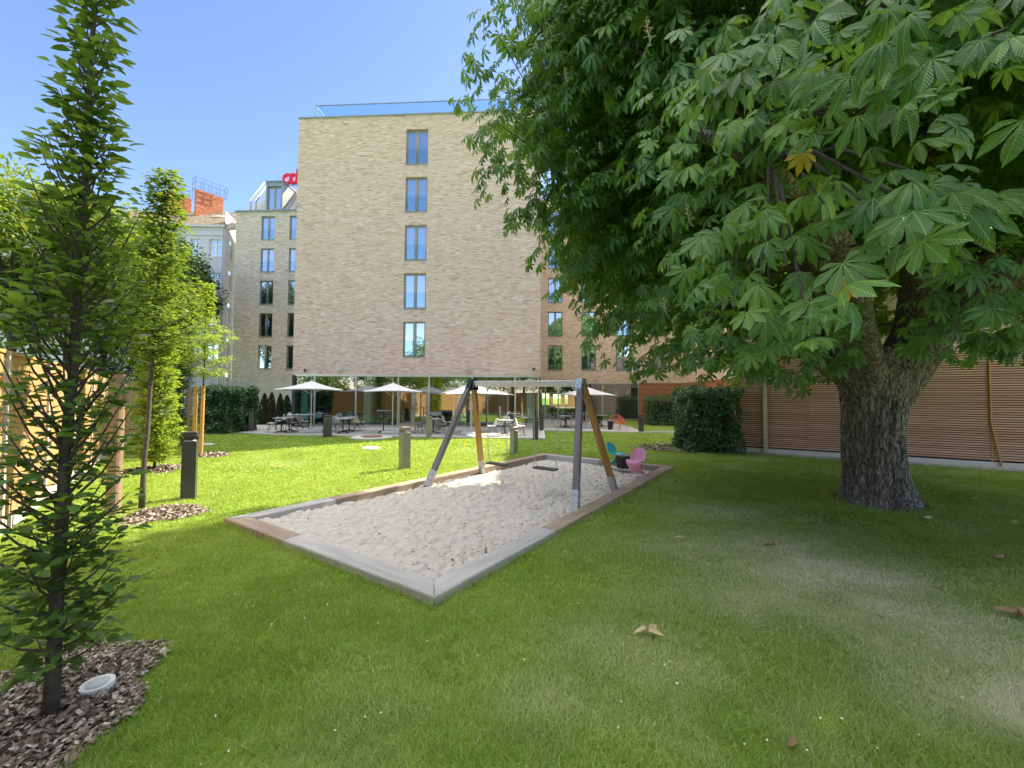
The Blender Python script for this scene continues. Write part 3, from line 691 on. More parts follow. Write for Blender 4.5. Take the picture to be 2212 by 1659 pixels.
wall('upper_wall', M['brick'], annex, (0, .0, 0), 0, AL, 3.28, 6.6, [])
wall('end_wall', M['brick'], annex, (0, 8, 0), R(-90), 8, 0, 6.6, [])
MB().box(-.05, AL, -.05, 8, 6.6, 6.68).build('roof_slab', M['zinc'], annex)
mb = MB().box(-.4, AL, -.62, -.10, -.01, .025)
o = mb.build('gravel_strip', simple('pale_gravel', (.34, .35, .34), .9, 0, .5, 14, .6)); o.location = SO; o.rotation_euler.z = az; tag(o, kind='structure')
# ------------------------------------------------------------------ old grey building on the left
old = tag(empty('old_apartment_building', (0, 0, 0)), 'old light grey rendered apartment house with clay tile roof and two orange brick chimneys', 'building')
K = V(487, 490, 36.0); K = Vector((K.x, K.y, 0)); old.location = K; old.rotation_euler.z = R(1.0)
OH = 16.85
def ox(x): return (x - 487) / 24.5
ops = []
for cxx in (466.5, 423, 379, 335, 291):
    for zt_ in (515, 590, 667, 742):
        zz = H + (855.5 - zt_) / 881.4 * 36; wd = 1.08 if cxx == 466.5 else .82
        ops.append((20 + ox(cxx) - wd / 2, 20 + ox(cxx) + wd / 2, zz - 1.55, zz))
wall('facade', M['oldwall'], old, (-20, 0, 0), 0, 20, 0, OH, ops, .14)
wa = window(1.08, 1.55, False, old, 'upvc', 1.0); wb = window(.82, 1.55, False, old, 'upvc', 1.0); ua, ub_ = True, True
for o_ in ops:
    big = abs(o_[1] - o_[0] - 1.08) < .01; src = wa if big else wb
    fl = ua if big else ub_
    c = src if fl else copy_tree(src, old)
    if big: ua = False
    else: ub_ = False
    c.location = (o_[0] - 20, 0, o_[2])
# side wall, turned back towards the hotel
sw = V(506, 600, 38.2) - K; al = math.atan2(sw.y, sw.x) - R(1.0)
LS = Vector((sw.x, sw.y)).length
wall('side_wall', M['oldwall'], old, (0, 0, 0), al, LS, 0, OH + 1.5, [(.9, 1.7, a, a + 1.9) for a in (2.0, 5.2, 8.4, 11.4, 14.2)], .12)
for k, a in enumerate((2.0, 5.2, 8.4, 11.4, 14.2)):
    c = copy_tree(wb, old); ang = al; c.rotation_euler.z = al; c.location = (.9 * math.cos(al), .9 * math.sin(al), a)
MB().tube([(-.15, -.12, 0), (-.15, -.12, OH)], .05).build('downpipe', M['alu'], old)
MB().box(-20, .05, -.18, -.02, OH - .02, OH + .16).box(-20, .02, -.06, -.01, OH - .75, OH - .7).build('gutter', M['oldwall'], old)
# roof, local x along the eave and y up the slope
rl = 6.4; sl_ = math.atan2(3.5, 5.3)
mb = MB().box(-20, .15, 0, rl, -.05, .05); rf = mb.build('roof', M['tiles'], old, (0, -.15, OH + .12)); rf.rotation_euler.x = sl_
mb = MB().box(-1.1, -1.0, 0, 0, 0, 0) if False else MB()
mb.box(.15, .3, 0, rl, -.3, .09); mb.build('verge', M['oldwall'], rf)
MB().box(-3.3, -2.2, 3.4, 4.3, .05, .12).build('skylight', M['alu'], rf)
for k, (x0, yt, yb) in enumerate(((364, 417, 474), (424, 410.5, 478))):
    A = V(x0, yt, 39.5) - K
    # keep the chimney as a brick slab with its long side running back to the right
    ch = empty('chimney', (A.x, A.y, 0), R(54), old); zt_ = A.z
    MB().box(0, 2.3 if k else 1.9, -.0, -.42 if False else -.36, OH + .8, zt_).build('stack', M['brick_red'], ch)
    mb = MB().box(-.02, 1.4, -.39, .03, OH + .8, OH + 1.9 + k * .2); mb.build('lead_flashing', M['plinth'], ch)
    mb = MB(); L_ = 2.55
    for yy in (-.62, .16):
        for hh in (1.05, .55, .0): mb.tube([(-.15, yy, zt_ + hh), (L_, yy, zt_ + hh)], .022, 6)
        for xx in np.linspace(-.15, L_, 5): mb.tube([(xx, yy, zt_), (xx, yy, zt_ + 1.05)], .022, 6)
    for xx in (-.15, L_):
        for hh in (1.05, .55, 0): mb.tube([(xx, -.62, zt_ + hh), (xx, .16, zt_ + hh)], .022, 6)
    mb.build('safety_rail', simple('blue_grey_rail', (.16, .20, .36), .5, .2), ch)
    if k: MB().box(1.5, 1.7, .0, .06, OH + 1, zt_ - .1).build('flue_strip', M['slatback'], ch)
# ------------------------------------------------------------------ reed fence along the left
fence = tag(empty('reed_fence', (0, 0, 0)), 'tall orange reed panel fence with slim pale posts on a concrete base', 'fence')
FA = Vector((-20.5, 22.9)); FB = Vector((-4.2, 2.2)); seg = []
def run(A, B, step, h, name_mat='reed'):
    d = (B - A); n = max(1, round(d.length / step)); d /= n
    for k in range(n):
        a = A + d * k; ang = math.atan2(d.y, d.x); Ls = d.length
        p = MB().box(.05, Ls - .05, -.02, .02, .2, h).build('panel', M['reed'], fence, (a.x, a.y, 0), ang)
        MB().box(.05, Ls - .05, -.035, -.022, h * .5, h * .5 + .05).build('rail', M['softwood'], p)
        MB().box(.05, Ls - .05, -.04, .04, h, h + .04).build('rail', M['softwood'], p)
        MB().box(-.04, .04, -.05, .05, 0, h + .03).build('post', M['concrete'], fence, (a.x, a.y, 0), ang)
        MB().box(.04, Ls - .04, -.045, .045, -.02, .19).build('base_board', M['concrete'], fence, (a.x, a.y, 0), ang)
run(FA, FB, 2.0, 2.38)
run(FB, Vector((-3.2, -3.2)), 2.0, 2.38); run(Vector((-3.2, -3.2)), Vector((17, -9)), 2.0, 2.38)
# ------------------------------------------------------------------ sandbox
sbx = tag(empty('sandbox', (0, 0, 0)), 'long sandbox of pale sand edged with weathered timber beams, under the swing', 'sandbox')
def inset(P, d):
    n = len(P); out = []
    c = sum((Vector(p[:2]) for p in P), Vector((0, 0))) / n
    L = []
    for i in range(n):
        a, b_ = Vector(P[i][:2]), Vector(P[(i + 1) % n][:2]); t_ = (b_ - a).normalized(); nn = Vector((-t_.y, t_.x))
        if (c - a).dot(nn) < 0: nn = -nn
        L.append((a + nn * d, t_))
    for i in range(n):
        p, r_ = L[i - 1]; q, s_ = L[i]; cr_ = r_.x * s_.y - r_.y * s_.x; tt = ((q - p).x * s_.y - (q - p).y * s_.x) / cr_; out.append(p + r_ * tt)
    return out
IN = inset(SB, .26)
def plank(i, s0, s1, mat, dz=0.0, c0=0, c1=0):
    """length of edge timber between fractions s0..s1 of side i"""
    A, B = SB[i].xy, SB[(i + 1) % 4].xy; a, b_ = IN[i], IN[(i + 1) % 4]
    o0, o1 = A.lerp(B, s0), A.lerp(B, s1); d = (B - A).normalized()
    def inn(p, full):
        return full
    i0 = a if s0 == 0 else a + d * ((o0 - a).dot(d)); i1 = b_ if s1 == 1 else a + d * ((o1 - a).dot(d))
    g = .004
    mb = MB(); b = mb.b; zt_, zb = .08 + dz, -.22
    q = [o0 + d * g, o1 - d * g, i1 - d * g, i0 + d * g]
    T = [b.verts.new((p.x, p.y, zt_)) for p in q]; Bm = [b.verts.new((p.x, p.y, zb)) for p in q]
    b.faces.new(T); b.faces.new(Bm[::-1])
    for k in range(4): b.faces.new((T[k], T[(k + 1) % 4], Bm[(k + 1) % 4], Bm[k]))
    bmesh.ops.bevel(b, geom=[e for e in b.edges if all(abs(v.co.z - zt_) < 1e-4 for v in e.verts)], offset=.008, segments=2, affect='EDGES')
    ang = math.atan2(d.y, d.x); Mx = Matrix.Translation((o0.x, o0.y, 0)) @ Matrix.Rotation(ang, 4, 'Z')
    bmesh.ops.transform(b, matrix=Mx.inverted(), verts=b.verts)
    return mb.build('edge_timber', mat, sbx, (o0.x, o0.y, 0), ang)
plank(0, 0, .38, M['brownwood']); plank(0, .38, 1, M['greywood'], .004)
plank(1, 0, .26, M['greywood']); plank(1, .26, .62, M['brownwood'], -.004); plank(1, .62, 1, M['brownwood'])
plank(2, 0, .5, M['brownwood']); plank(2, .5, 1, M['greywood'])
plank(3, 0, .55, M['brownwood'], .003); plank(3, .55, .82, M['brownwood']); plank(3, .82, 1, M['greywood'])
t = NT('sand'); v = t.pos(); n1 = t.noise(14, 8, v, .7); n2 = t.noise(160, 3, v, .7)
c = t.ramp(n1, [(.3, (.45, .42, .37)), (.7, (.66, .62, .56))]); c = t.mix(t.math('MULTIPLY', n2, .4), c, (.76, .72, .66))
c = t.mix(t.math('MULTIPLY', t.math('GREATER_THAN', t.noise(70, 2, v), .73), .6), c, (.25, .15, .09))
M['sand'] = t.done(t.pbsdf(c, .95, 0, t.bump(t.math('ADD', n1, t.math('MULTIPLY', n2, .3)), .9, .03), .1))
NX, NY = 260, 200
pv = []
def w_if(i): return 1.0 - i / NX
c0, c1, c2, c3 = [Vector((p.x, p.y)) for p in inset(SB, .25)]
for j in range(NY + 1):
    for i in range(NX + 1):
        u, w_ = j / NY, i / NX; p = c0.lerp(c1, u).lerp(c3.lerp(c2, u), w_)
        q3 = Vector((p.x, p.y, 0))
        h = noise.fractal(q3 * 2.6, 1.0, 2.0, 3) * .024 + noise.fractal(q3 * 9 + Vector((5, 3, 1)), .9, 2.0, 2) * .018
        f = abs(noise.noise(q3 * 5.5 + Vector((9, 1, 4)))); h -= max(0, .22 - f) * .20
        edge = min(u, 1 - u, w_, 1 - w_); pv.append((p.x, p.y, .035 - .10 * min(1, max(0, (p.y - 4.2) / 3.0)) * (1 - .75 * w_if(i)) + h + .012 * math.sin(p.x * 1.3 + p.y)))
ii = np.arange((NX + 1) * (NY + 1)).reshape(NY + 1, NX + 1)
q = np.stack([ii[:-1, :-1], ii[:-1, 1:], ii[1:, 1:], ii[1:, :-1]], -1).reshape(-1, 4)
npmesh('sand', np.array(pv), q, M['sand'], sbx, smooth=True)
# leaf litter in the sand
k = 520; uu = rng.rand(k); ww = rng.rand(k)
side = rng.rand(k) < .55; uu = np.where(side, 1 - rng.rand(k) ** 2 * .35, uu)
PPl = []
for a, b_ in zip(uu, ww): p = c0.lerp(c1, .03 + .94 * a).lerp(c3.lerp(c2, .03 + .94 * a), .02 + .96 * b_); PPl.append((p.x, p.y, .05 - .08 * min(1, max(0, (p.y - 4.2) / 3.0)) * (1 - .75 * 1)))
t = NT('dead_leaf'); a = t.n('Attribute', attribute_name='rnd').outputs['Fac']
M['litter'] = t.done(t.pbsdf(t.ramp(a, [(0, (.08, .045, .03)), (.5, (.30, .14, .07)), (1, (.5, .36, .2))]), .8))
tag(leaf_obj('leaf_litter', [leaf_arrays(np.array(PPl), rdir(k, .2), rdir(k, .4) + np.array([0, 0, 1.5]), .02 + .035 * rng.rand(k), .006 + .012 * rng.rand(k), LEAF)], M['litter']), 'small brown dead leaf bits scattered over the sand', 'leaf litter', kind='stuff')
# ------------------------------------------------------------------ swing set
sw_ = tag(empty('swing', (0, 0, 0)), 'swing frame with four splayed legs and a galvanised steel crossbar', 'swing set')
Fl = [G(925, 1045, .04), G(1041, 1017, .04), G(1243, 1100, .04), G(1327, 1056, .04)]
ML = (Fl[0] + Fl[1]) / 2; MR = (Fl[2] + Fl[3]) / 2; bd = (MR - ML)
def at_x(px):
    lo, hi = -.2, 1.2
    for _ in range(40):
        m = (lo + hi) / 2; p = ML + bd * m; x = CX + F * np.dot(np.array(p) - CP, cr) / np.dot(np.array(p) - CP, cf)
        if x < px: lo = m
        else: hi = m
    return ML + bd * lo
AL_ = at_x(1018); AR_ = at_x(1255)
def topz(p, y): return V(CX + F * p.x / p.y, y, p.y).z
zL = topz(AL_, 829); zR = topz(AR_, 829)
AL_.z = zL; AR_.z = zR; bdir = (AR_ - AL_).normalized(); side_ = Vector((-bdir.y, bdir.x, 0)).normalized()
M['legwood'] = wood('orange_glulam', (.34, .17, .06), (.55, .33, .15), 2, .5)
M['legdark'] = wood('weathered_dark_timber', (.16, .15, .16), (.30, .29, .31), 2, .5)
MB().beam(AL_ + bdir * .05, AR_ - bdir * .05, .10, .12, bev=.006).build('crossbar', M['galv'], sw_)
for k, (f_, ap) in enumerate(((Fl[0], AL_), (Fl[1], AL_), (Fl[2], AR_), (Fl[3], AR_))):
    s_ = -1 if k % 2 == 0 else 1
    top = ap + Vector((0, 0, .05)) + side_ * (.035 * s_)
    d = (top - f_).normalized(); Lg = (top - f_).length
    outw = bdir * (-1 if k < 2 else 1); x = d.cross(outw).normalized(); y = x.cross(d)
    Mx = Matrix(((x[0], y[0], d[0], f_[0]), (x[1], y[1], d[1], f_[1]), (x[2], y[2], d[2], f_[2]), (0, 0, 0, 1)))
    # laminated leg of three strips with shadow gaps
    mb = MB(); wv = .036; 
    for j in (-1, 0, 1): mb.box(-.052, .052, j * wv - .0165, j * wv + .0165, -.1, Lg - .01, None, .003)
    mb.box(-.047, .047, -.05, .05, -.1, Lg - .012)
    lg = mb.build('leg', M['legwood'] if k % 2 else M['legdark'], sw_); lg.matrix_local = Mx
    sh = MB(); sh.box(-.058, .058, -.0585, .0585, -.05, .30, None, .004); sh.build('steel_shoe', M['galv'], lg)
    bt = MB()
    for zz in (.08, .22):
        for yy in (-.02, .02): bt.box(-.066, -.058, yy - .012, yy + .012, zz - .012, zz + .012).box(.058, .066, yy - .012, yy + .012, zz - .012, zz + .012)
    bt.build('bolt', M['galv'], lg)
for ap, s_ in ((AL_, -1), (AR_, 1)):
    x = side_; y = bdir
    Mx = Matrix(((x[0], y[0], 0, ap[0]), (x[1], y[1], 0, ap[1]), (0, 0, 1, ap[2]), (0, 0, 0, 1)))
    mb = MB(); b = mb.b
    prof = [(-.085, .10), (.085, .10), (.165, -.14), (-.165, -.14)]
    f0 = [b.verts.new((p[0], -.062, p[1])) for p in prof]; f1 = [b.verts.new((p[0], .062, p[1])) for p in prof]
    b.faces.new(f0); b.faces.new(f1[::-1])
    for k in range(4): b.faces.new((f0[k], f0[(k + 1) % 4], f1[(k + 1) % 4], f1[k]))
    hd = mb.build('head_bracket', M['galv'] if s_ > 0 else M['black'], sw_); hd.matrix_local = Mx
    mb = MB()
    for px_, pz in ((-.05, .04), (.05, .04), (-.06, -.08), (.07, -.08)):
        for yy in (-.068, .068): mb.cyl((px_, 0), .014, 0, .01, 8) if False else mb.box(px_ - .012, px_ + .012, yy - .007, yy + .007, pz - .012, pz + .012)
    mb.build('bolt', M['alu'], hd)
def on_beam(px):
    lo, hi = 0.0, 1.0
    for _ in range(40):
        m = (lo + hi) / 2; p = AL_.lerp(AR_, m); x = CX + F * np.dot(np.array(p) - CP, cr) / np.dot(np.array(p) - CP, cf)
        if x < px: lo = m
        else: hi = m
    return AL_.lerp(AR_, lo)
def chain(A, B):
    """linked chain: alternating flat ovals"""
    mb = MB(); d = (B - A); L_ = d.length; n = int(L_ / .034); d.normalize()
    x = d.orthogonal().normalized(); y = d.cross(x)
    for k in range(n):
        c = A + d * (L_ * (k + .5) / n); s1 = x if k % 2 else y
        pts = [c + d * (.022 * math.cos(a)) + s1 * (.0105 * math.sin(a)) for a in [2 * math.pi * j / 8 for j in range(8)]]
        mb.tube(pts, .0036, 4, close=True)
    return mb
for k, (xa, xb, sx0, sx1, sy, lb) in enumerate(((1053.6, 1097.7, 1053, 1096, 1002, 'empty black swing seat on chains, nearer the left legs'), (1152.6, 1206, 1155, 1203, 1012, 'empty black swing seat on chains, nearer the right legs'))):
    s = tag(empty('hanging_swing', (0, 0, 0)), lb, 'swing', 'swing seats hanging from the crossbar')
    A, B = on_beam(xa), on_beam(xb); A = A - Vector((0, 0, .06)); B = B - Vector((0, 0, .06))
    c = (A + B) / 2; sz = V(CX + F * c.x / c.y, sy, c.y).z
    a2 = A.copy(); a2.z = sz; b2 = B.copy(); b2.z = sz; cc = (a2 + b2) / 2; hw = .235
    a2 = cc - bdir * hw; b2 = cc + bdir * hw
    MB().beam(a2 - bdir * .012, b2 + bdir * .012, .19, .035, bev=.012).build('seat', M['black'], s)
    for P_, Q_ in ((A, a2), (B, b2)):
        low = Q_ + (P_ - Q_) * .12
        chm = chain(P_ - Vector((0, 0, .09)), low)
        ch_ = chm.build('chain', M['galv'], s)
        mb = MB()
        for sg_ in (-1, 1): mb.tube([low, Q_ + side_ * .085 * sg_], .006, 5)
        mb.build('hanger', M['galv'], s)
        mb = MB(); mb.beam(P_ - bdir * .07 - Vector((0, 0, .015)), P_ + bdir * .07 - Vector((0, 0, .015)), .08, .03); mb.box(P_.x - .022, P_.x + .022, P_.y - .022, P_.y + .022, P_.z - .11, P_.z - .02)
        for sg_ in (-1, 1): q_ = P_ + bdir * .055 * sg_; mb.box(q_.x - .012, q_.x + .012, q_.y - .012, q_.y + .012, P_.z - .07, P_.z - .02)
        mb.build('pivot', M['alu'], s)
# ------------------------------------------------------------------ children's cantilever chairs and stool
def cantilever_chair(col, name, rough=.45):
    """one continuous S-shaped plastic chair, faces -y, 0.62 high"""
    prof = [(.20, .62, .60), (.175, .58, .86), (.15, .50, 1.0), (.125, .42, .98), (.10, .35, .86), (.06, .305, .92), (-.0, .295, 1.0), (-.10, .315, 1.0), (-.17, .318, .98), (-.205, .29, .94), (-.20, .24, .88), (-.15, .18, .84), (-.08, .12, .84), (-.03, .07, .88), (.02, .03, .95), (.10, .012, 1.0), (.20, .008, .92)]
    n = 13; vs_, fs = [], []
    for j, (y, z, w_) in enumerate(prof):
        for i in range(n):
            s_ = -1 + 2 * i / (n - 1); hw = .20 * w_
            curl = .035 * s_ ** 4
            back = j < 5; base = j >= 9
            yy = y + (-curl * 1.6 if back else 0) + (.05 * s_ ** 2 if base else 0); zz = z + (curl * .9 if (4 <= j < 9) else 0)
            if j == 0: yy += 0; zz -= .07 * abs(s_) ** 2.5
            if j == 1: zz -= .03 * abs(s_) ** 2.5
            vs_.append((s_ * hw, yy, zz))
    me = bpy.data.meshes.new(name)
    fs = [(j * n + i, j * n + i + 1, (j + 1) * n + i + 1, (j + 1) * n + i) for j in range(len(prof) - 1) for i in range(n - 1)]
    me.from_pydata(vs_, [], fs); me.materials.append(simple(name + '_plastic', col, rough, 0, .03))
    for p in me.polygons: p.use_smooth = True
    o = link(name, me); s1 = o.modifiers.new('s', 'SOLIDIFY'); s1.thickness = .012; s1.offset = 0; s2 = o.modifiers.new('d', 'SUBSURF'); s2.levels = 2; s2.render_levels = 2
    return o
p = G(1376, 1024, .06); o = cantilever_chair((.72, .30, .50), 'child_chair'); o.location = (p.x, p.y + .02, .05); o.rotation_euler.z = R(-48)
tag(o, 'pink one-piece cantilever child chair standing in the far right corner of the sandbox', 'chair'); PINK = o
p = G(1327, 1005, .06); o = cantilever_chair((.04, .50, .58), 'child_chair'); o.location = (p.x, p.y, .05); o.rotation_euler.z = R(42)
tag(o, 'turquoise one-piece cantilever child chair behind the dark stool in the sandbox', 'chair')
p = G(1347, 1012, .03); st = tag(empty('child_stool', (p.x, p.y + .05, .04), R(12)), 'low black hexagonal stool between the turquoise and pink child chairs', 'stool')
MB().cyl((0, 0), .17, 0, .30, 6, .20).build('body', M['black'], st); MB().cyl((0, 0), .215, .301, .325, 6).build('top', M['bollard'], st)
# ------------------------------------------------------------------ bollard lights
def bollard(mat, h, w=.17, d_=.17):
    r_ = tag(empty('bollard_light', (0, 0, 0)))
    mb = MB(); hs = h * .86; he = h * .925
    mb.box(-w / 2, w / 2, -d_ / 2, d_ / 2, 0, hs, None, .004)
    mb.build('post', mat, r_)
    mb = MB().box(-w / 2, w / 2, -d_ / 2, d_ / 2, he, h, None, .004).box(-w / 2, w / 2, d_ / 2 - .03, d_ / 2, hs, he)
    mb.build('cap', mat, r_)
    MB().box(-w * .36, w * .36, -d_ * .3, d_ / 2 - .03, hs, hs + .012).build('lens', M['white'], r_)
    return r_
BOL = [((397, 1080), 1.19, 'bollard', 'tall black bollard light on the lawn left of the sandbox', 30, .21), ((871, 1014), 1.07, 'bollard2', 'sunlit taupe bollard light on the lawn behind the left swing legs', 42, .22),
       ((703, 945), .99, 'bollard', 'dark grey bollard light at the terrace edge between the two left parasols', 25, .36), ((925.5, 946), .955, 'bollard2', 'taupe bollard light at the terrace edge in front of a bistro table and the barbecue', 12, .25),
       ((1110, 981), .88, 'bollard2', 'bollard light on the lawn behind the left swing seat, half in shade', 40, .19), ((1157, 951), .98, 'bollard', 'dark bollard light at the right corner of the main terrace', 5, .22),
       ((1170, 932), .966, 'bollard', 'slate grey bollard light at the left corner of the rear terrace', 5, .2), ((1386, 934), .954, 'bollard', 'slate grey bollard light by the path at the right end of the rear terrace', 8, .22),
       ((539, 933), 1.0, 'bollard', 'dark bollard light beside the hedge at the far left of the terrace', 35, .22)]
for (x, y), h, mt, lb, rz, w_ in BOL:
    p = G(x, y); b_ = bollard(M[mt], h, w_, w_ if w_ < .3 else .2); b_.location = (p.x, p.y + w_ / 2, 0); b_.rotation_euler.z = R(rz); tag(b_, lb, 'bollard light', 'bollard lights')
# ------------------------------------------------------------------ parasols
def parasol(side, hz, ht, mat, base_shape='rect'):
    r_ = empty('parasol')
    s = side / 2; mb = MB(); b = mb.b; n = 8
    ap = (0, 0, ht); C_ = [(-s, -s), (s, -s), (s, s), (-s, s)]
    top = b.verts.new(ap)
    for k in range(4):
        a, c = C_[k], C_[(k + 1) % 4]; prev = None
        rows = []
        for i in range(n + 1):
            f = i / n; row = []
            for j in range(7):
                g = j / 6; x = (a[0] + (c[0] - a[0]) * g) * f; y = (a[1] + (c[1] - a[1]) * g) * f
                sag = -.10 * f * (1 - f) * 1.2 - .10 * f * (4 * g * (1 - g)) * -.6 * f
                row.append(b.verts.new((x, y, ht + (hz - ht) * f + sag)))
            rows.append(row)
        for i in range(n):
            for j in range(6): b.faces.new((rows[i][j], rows[i][j + 1], rows[i + 1][j + 1], rows[i + 1][j]))
    bmesh.ops.remove_doubles(b, verts=b.verts, dist=.002)
    cn = mb.build('canopy', mat, r_, smooth=False)
    mo = cn.modifiers.new('s', 'SOLIDIFY'); mo.thickness = .01
    mb = MB()
    for a in C_:
        mb.tube([(0, 0, ht - .06), (a[0], a[1], hz - .02)], .012, 5); mb.tube([(0, 0, hz - .22), (a[0] * .45, a[1] * .45, ht + (hz - ht) * .45 - .05)], .012, 5)
    for a in ((s, 0), (0, s), (-s, 0), (0, -s)): mb.tube([(0, 0, hz - .22), (a[0] * .45, a[1] * .45, ht + (hz - ht) * .45 - .05)], .012, 5)
    mb.build('ribs', M['alu'], r_)
    MB().tube([(0, 0, .1), (0, 0, ht - .01)], .035, 12).cyl((0, 0), .05, hz - .35, hz - .2, 12).build('pole', M['alu'], r_)
    MB().cyl((0, 0), .03, ht, ht + .09, 10, .012).build('finial', M['white'], r_)
    if base_shape == 'rect': mb = MB().box(-.5, .5, -.35, .35, .04, .14, None, .01)
    else: mb = MB().cyl((0, 0), .48, .04, .15, 28, .42)
    mb.cyl((0, 0), .055, .14, .35, 12).build('base', M['white'], r_)
    return r_
for (x, y), lb, rz, bs, sd, hz, ht in (((669, 935), 'pale blue-grey square parasol over the leftmost bistro tables', 22, 'rect', 2.9, 2.13, 2.6), ((846, 937), 'pale blue-grey square parasol by the high table in front of the glass front', 18, 'rect', 2.65, 2.07, 2.53),
                               ((1016, 938), 'sunlit white square parasol behind the left swing legs', 20, 'round', 2.95, 1.98, 2.55), ((1267, 924), 'white square parasol on the rear right terrace', 14, 'rect', 2.75, 2.0, 2.55)):
    p = G(x, y); o = parasol(sd, hz, ht, M['canvas'], bs); o.location = (p.x, p.y + .1, 0); o.rotation_euler.z = R(rz); tag(o, lb, 'parasol', 'parasols on the terrace')
# ------------------------------------------------------------------ terrace chairs and tables
def shell_chair(mat):
    r_ = empty('shell_chair')
    prof = [(-.22, .425, .40), (-.16, .43, .43), (-.05, .415, .45), (.06, .41, .45), (.14, .43, .44), (.185, .50, .43), (.205, .60, .41), (.225, .70, .38), (.245, .78, .32), (.25, .81, .24)]
    n = 11; vs_ = []
    for j, (y, z, w_) in enumerate(prof):
        for i in range(n):
            s_ = -1 + 2 * i / (n - 1); lift = .05 * s_ ** 4 if j < 5 else 0; fw = -.05 * s_ ** 2 if j >= 4 else 0
            if j == len(prof) - 1: lift -= .02 * s_ ** 2
            vs_.append((s_ * w_ / 2, y + fw, z + lift))
    me = bpy.data.meshes.new('shell'); me.from_pydata(vs_, [], [(j * n + i, j * n + i + 1, (j + 1) * n + i + 1, (j + 1) * n + i) for j in range(len(prof) - 1) for i in range(n - 1)])
    me.materials.append(mat)
    for p in me.polygons: p.use_smooth = True
    o = link('shell', me, r_); s1 = o.modifiers.new('s', 'SOLIDIFY'); s1.thickness = .008
    mb = MB(); tops = [(-.15, -.13), (.15, -.13), (.15, .11), (-.15, .11)]; feet = [(-.22, -.22), (.22, -.22), (.22, .22), (-.22, .22)]
    for k in range(4):
        mb.tube([(*tops[k], .41), (*feet[k], 0)], .008, 6); q = feet[(k + 1) % 4]
        mb.tube([(tops[k][0], tops[k][1], .40), (q[0] * .8, q[1] * .8, .12)], .005, 5); mb.tube([(tops[(k + 1) % 4][0], tops[(k + 1) % 4][1], .40), (feet[k][0] * .8, feet[k][1] * .8, .12)], .005, 5)
    mb.build('wire_base', M['black'], r_)
    return r_
def copytree_mat(src, mat):
    c = copy_tree(src)
    for ch in c.children:
        if ch.name.startswith('shell'): ch.data = ch.data.copy(); ch.data.materials[0] = mat
    return c
shell_cols = {'w': simple('white_shell', (.74, .76, .78), .4, 0, .03), 'b': simple('pale_blue_shell', (.50, .62, .78), .4, 0, .03), 'g': simple('pale_mint_shell', (.52, .60, .58), .4, 0, .03), 't': simple('taupe_shell', (.36, .36, .30), .4, 0, .03), 'd': simple('grey_shell', (.26, .29, .30), .4, 0, .03), 'k': simple('black_shell', (.04, .04, .045), .4)}
protos = {}
def z6(x, y): return (960 + .1989 * x) / 1.736, (1390 + .1989 * y) / 1.736
def z7(x, y): return (1350 + .1989 * x) / 1.736, (1390 + .1989 * y) / 1.736
def zr(x, y): return (1700 + .16275 * x) / 1.736, (1400 + .16275 * y) / 1.736
CH = [(z6(310, 1195), 'g', -70, 'pale mint shell chair at the far left end of the terrace, back to the hedge'), (z6(440, 1130), 'g', -60, 'pale mint shell chair behind the leftmost bistro table'),
      (z6(600, 1085), 'w', -10, 'white shell chair in front of the dark corner of the glass front'), (z6(660, 1175), 't', 75, 'taupe shell chair right of the leftmost bistro table, seen from its side'),
      (z6(840, 1100), 'd', 150, 'dark grey shell chair behind the left parasol pole, its back to us'), (z6(880, 1150), 't', 80, 'taupe shell chair just left of the left parasol pole'),
      (z6(945, 1075), 'b', 8, 'pale blue shell chair facing us, left of the left parasol pole'), (z6(1115, 1075), 'b', -8, 'pale blue shell chair facing us, right of the left parasol pole'),
      (z6(1430, 1170), 'g', -75, 'pale mint shell chair right of the dark grey bollard light, side on'), (z6(1530, 1180), 'g', 170, 'mint shell chair, rounded back to us, right of the dark grey bollard'),
      (z6(1540, 1080), 'b', -12, 'pale blue shell chair behind the second pair of bistro tables, on the left'), (z6(1760, 1080), 'b', 12, 'pale blue shell chair behind the second pair of bistro tables, on the right'),
      (z6(1600, 1110), 'd', 165, 'grey shell chair among the second pair of bistro tables, back to us'), (z6(1850, 1175), 't', 75, 'taupe shell chair at the right end of the second pair of tables, nearest the lawn'),
      (z6(1900, 1090), 'g', 60, 'mint shell chair behind the taupe ones at the second pair of tables'), (z6(1950, 1160), 't', 85, 'taupe shell chair, rightmost beside the second pair of tables'),
      (z7(1110, 1210), 'd', -80, 'grey shell chair left of the taupe terrace bollard, nearer the lawn'), (z7(1165, 1170), 'd', -78, 'grey shell chair left of the taupe terrace bollard, nearer the glass'),
      (z7(1530, 1215), 't', 80, 'taupe shell chair right of the taupe terrace bollard'), (z7(1620, 1160), 't', 78, 'taupe shell chair beside the left swing leg, second from the taupe bollard'),
      (zr(900, 1470), 'w', -70, 'sunlit white shell chair seen between the two left swing legs and chains'), (zr(1220, 1370), 'w', 178, 'white shell chair with its back to us behind the left swing chain'), (zr(1540, 1470), 'w', 85, 'white shell chair half hidden behind the lawn bollard, near the terrace corner')]
for (x, y), c, rz, lb in CH:
    if c not in protos: o = protos[c] = shell_chair(shell_cols[c])
    else: o = copy_tree(protos[c])
    p = G(x, y - 4, .035); o.location = (p.x, p.y, .035); o.rotation_euler.z = R(rz); tag(o, lb, 'chair', 'shell chairs on the terrace')
M['tabletop'] = simple('grey_tabletop', (.55, .57, .60), .35, 0, .04)
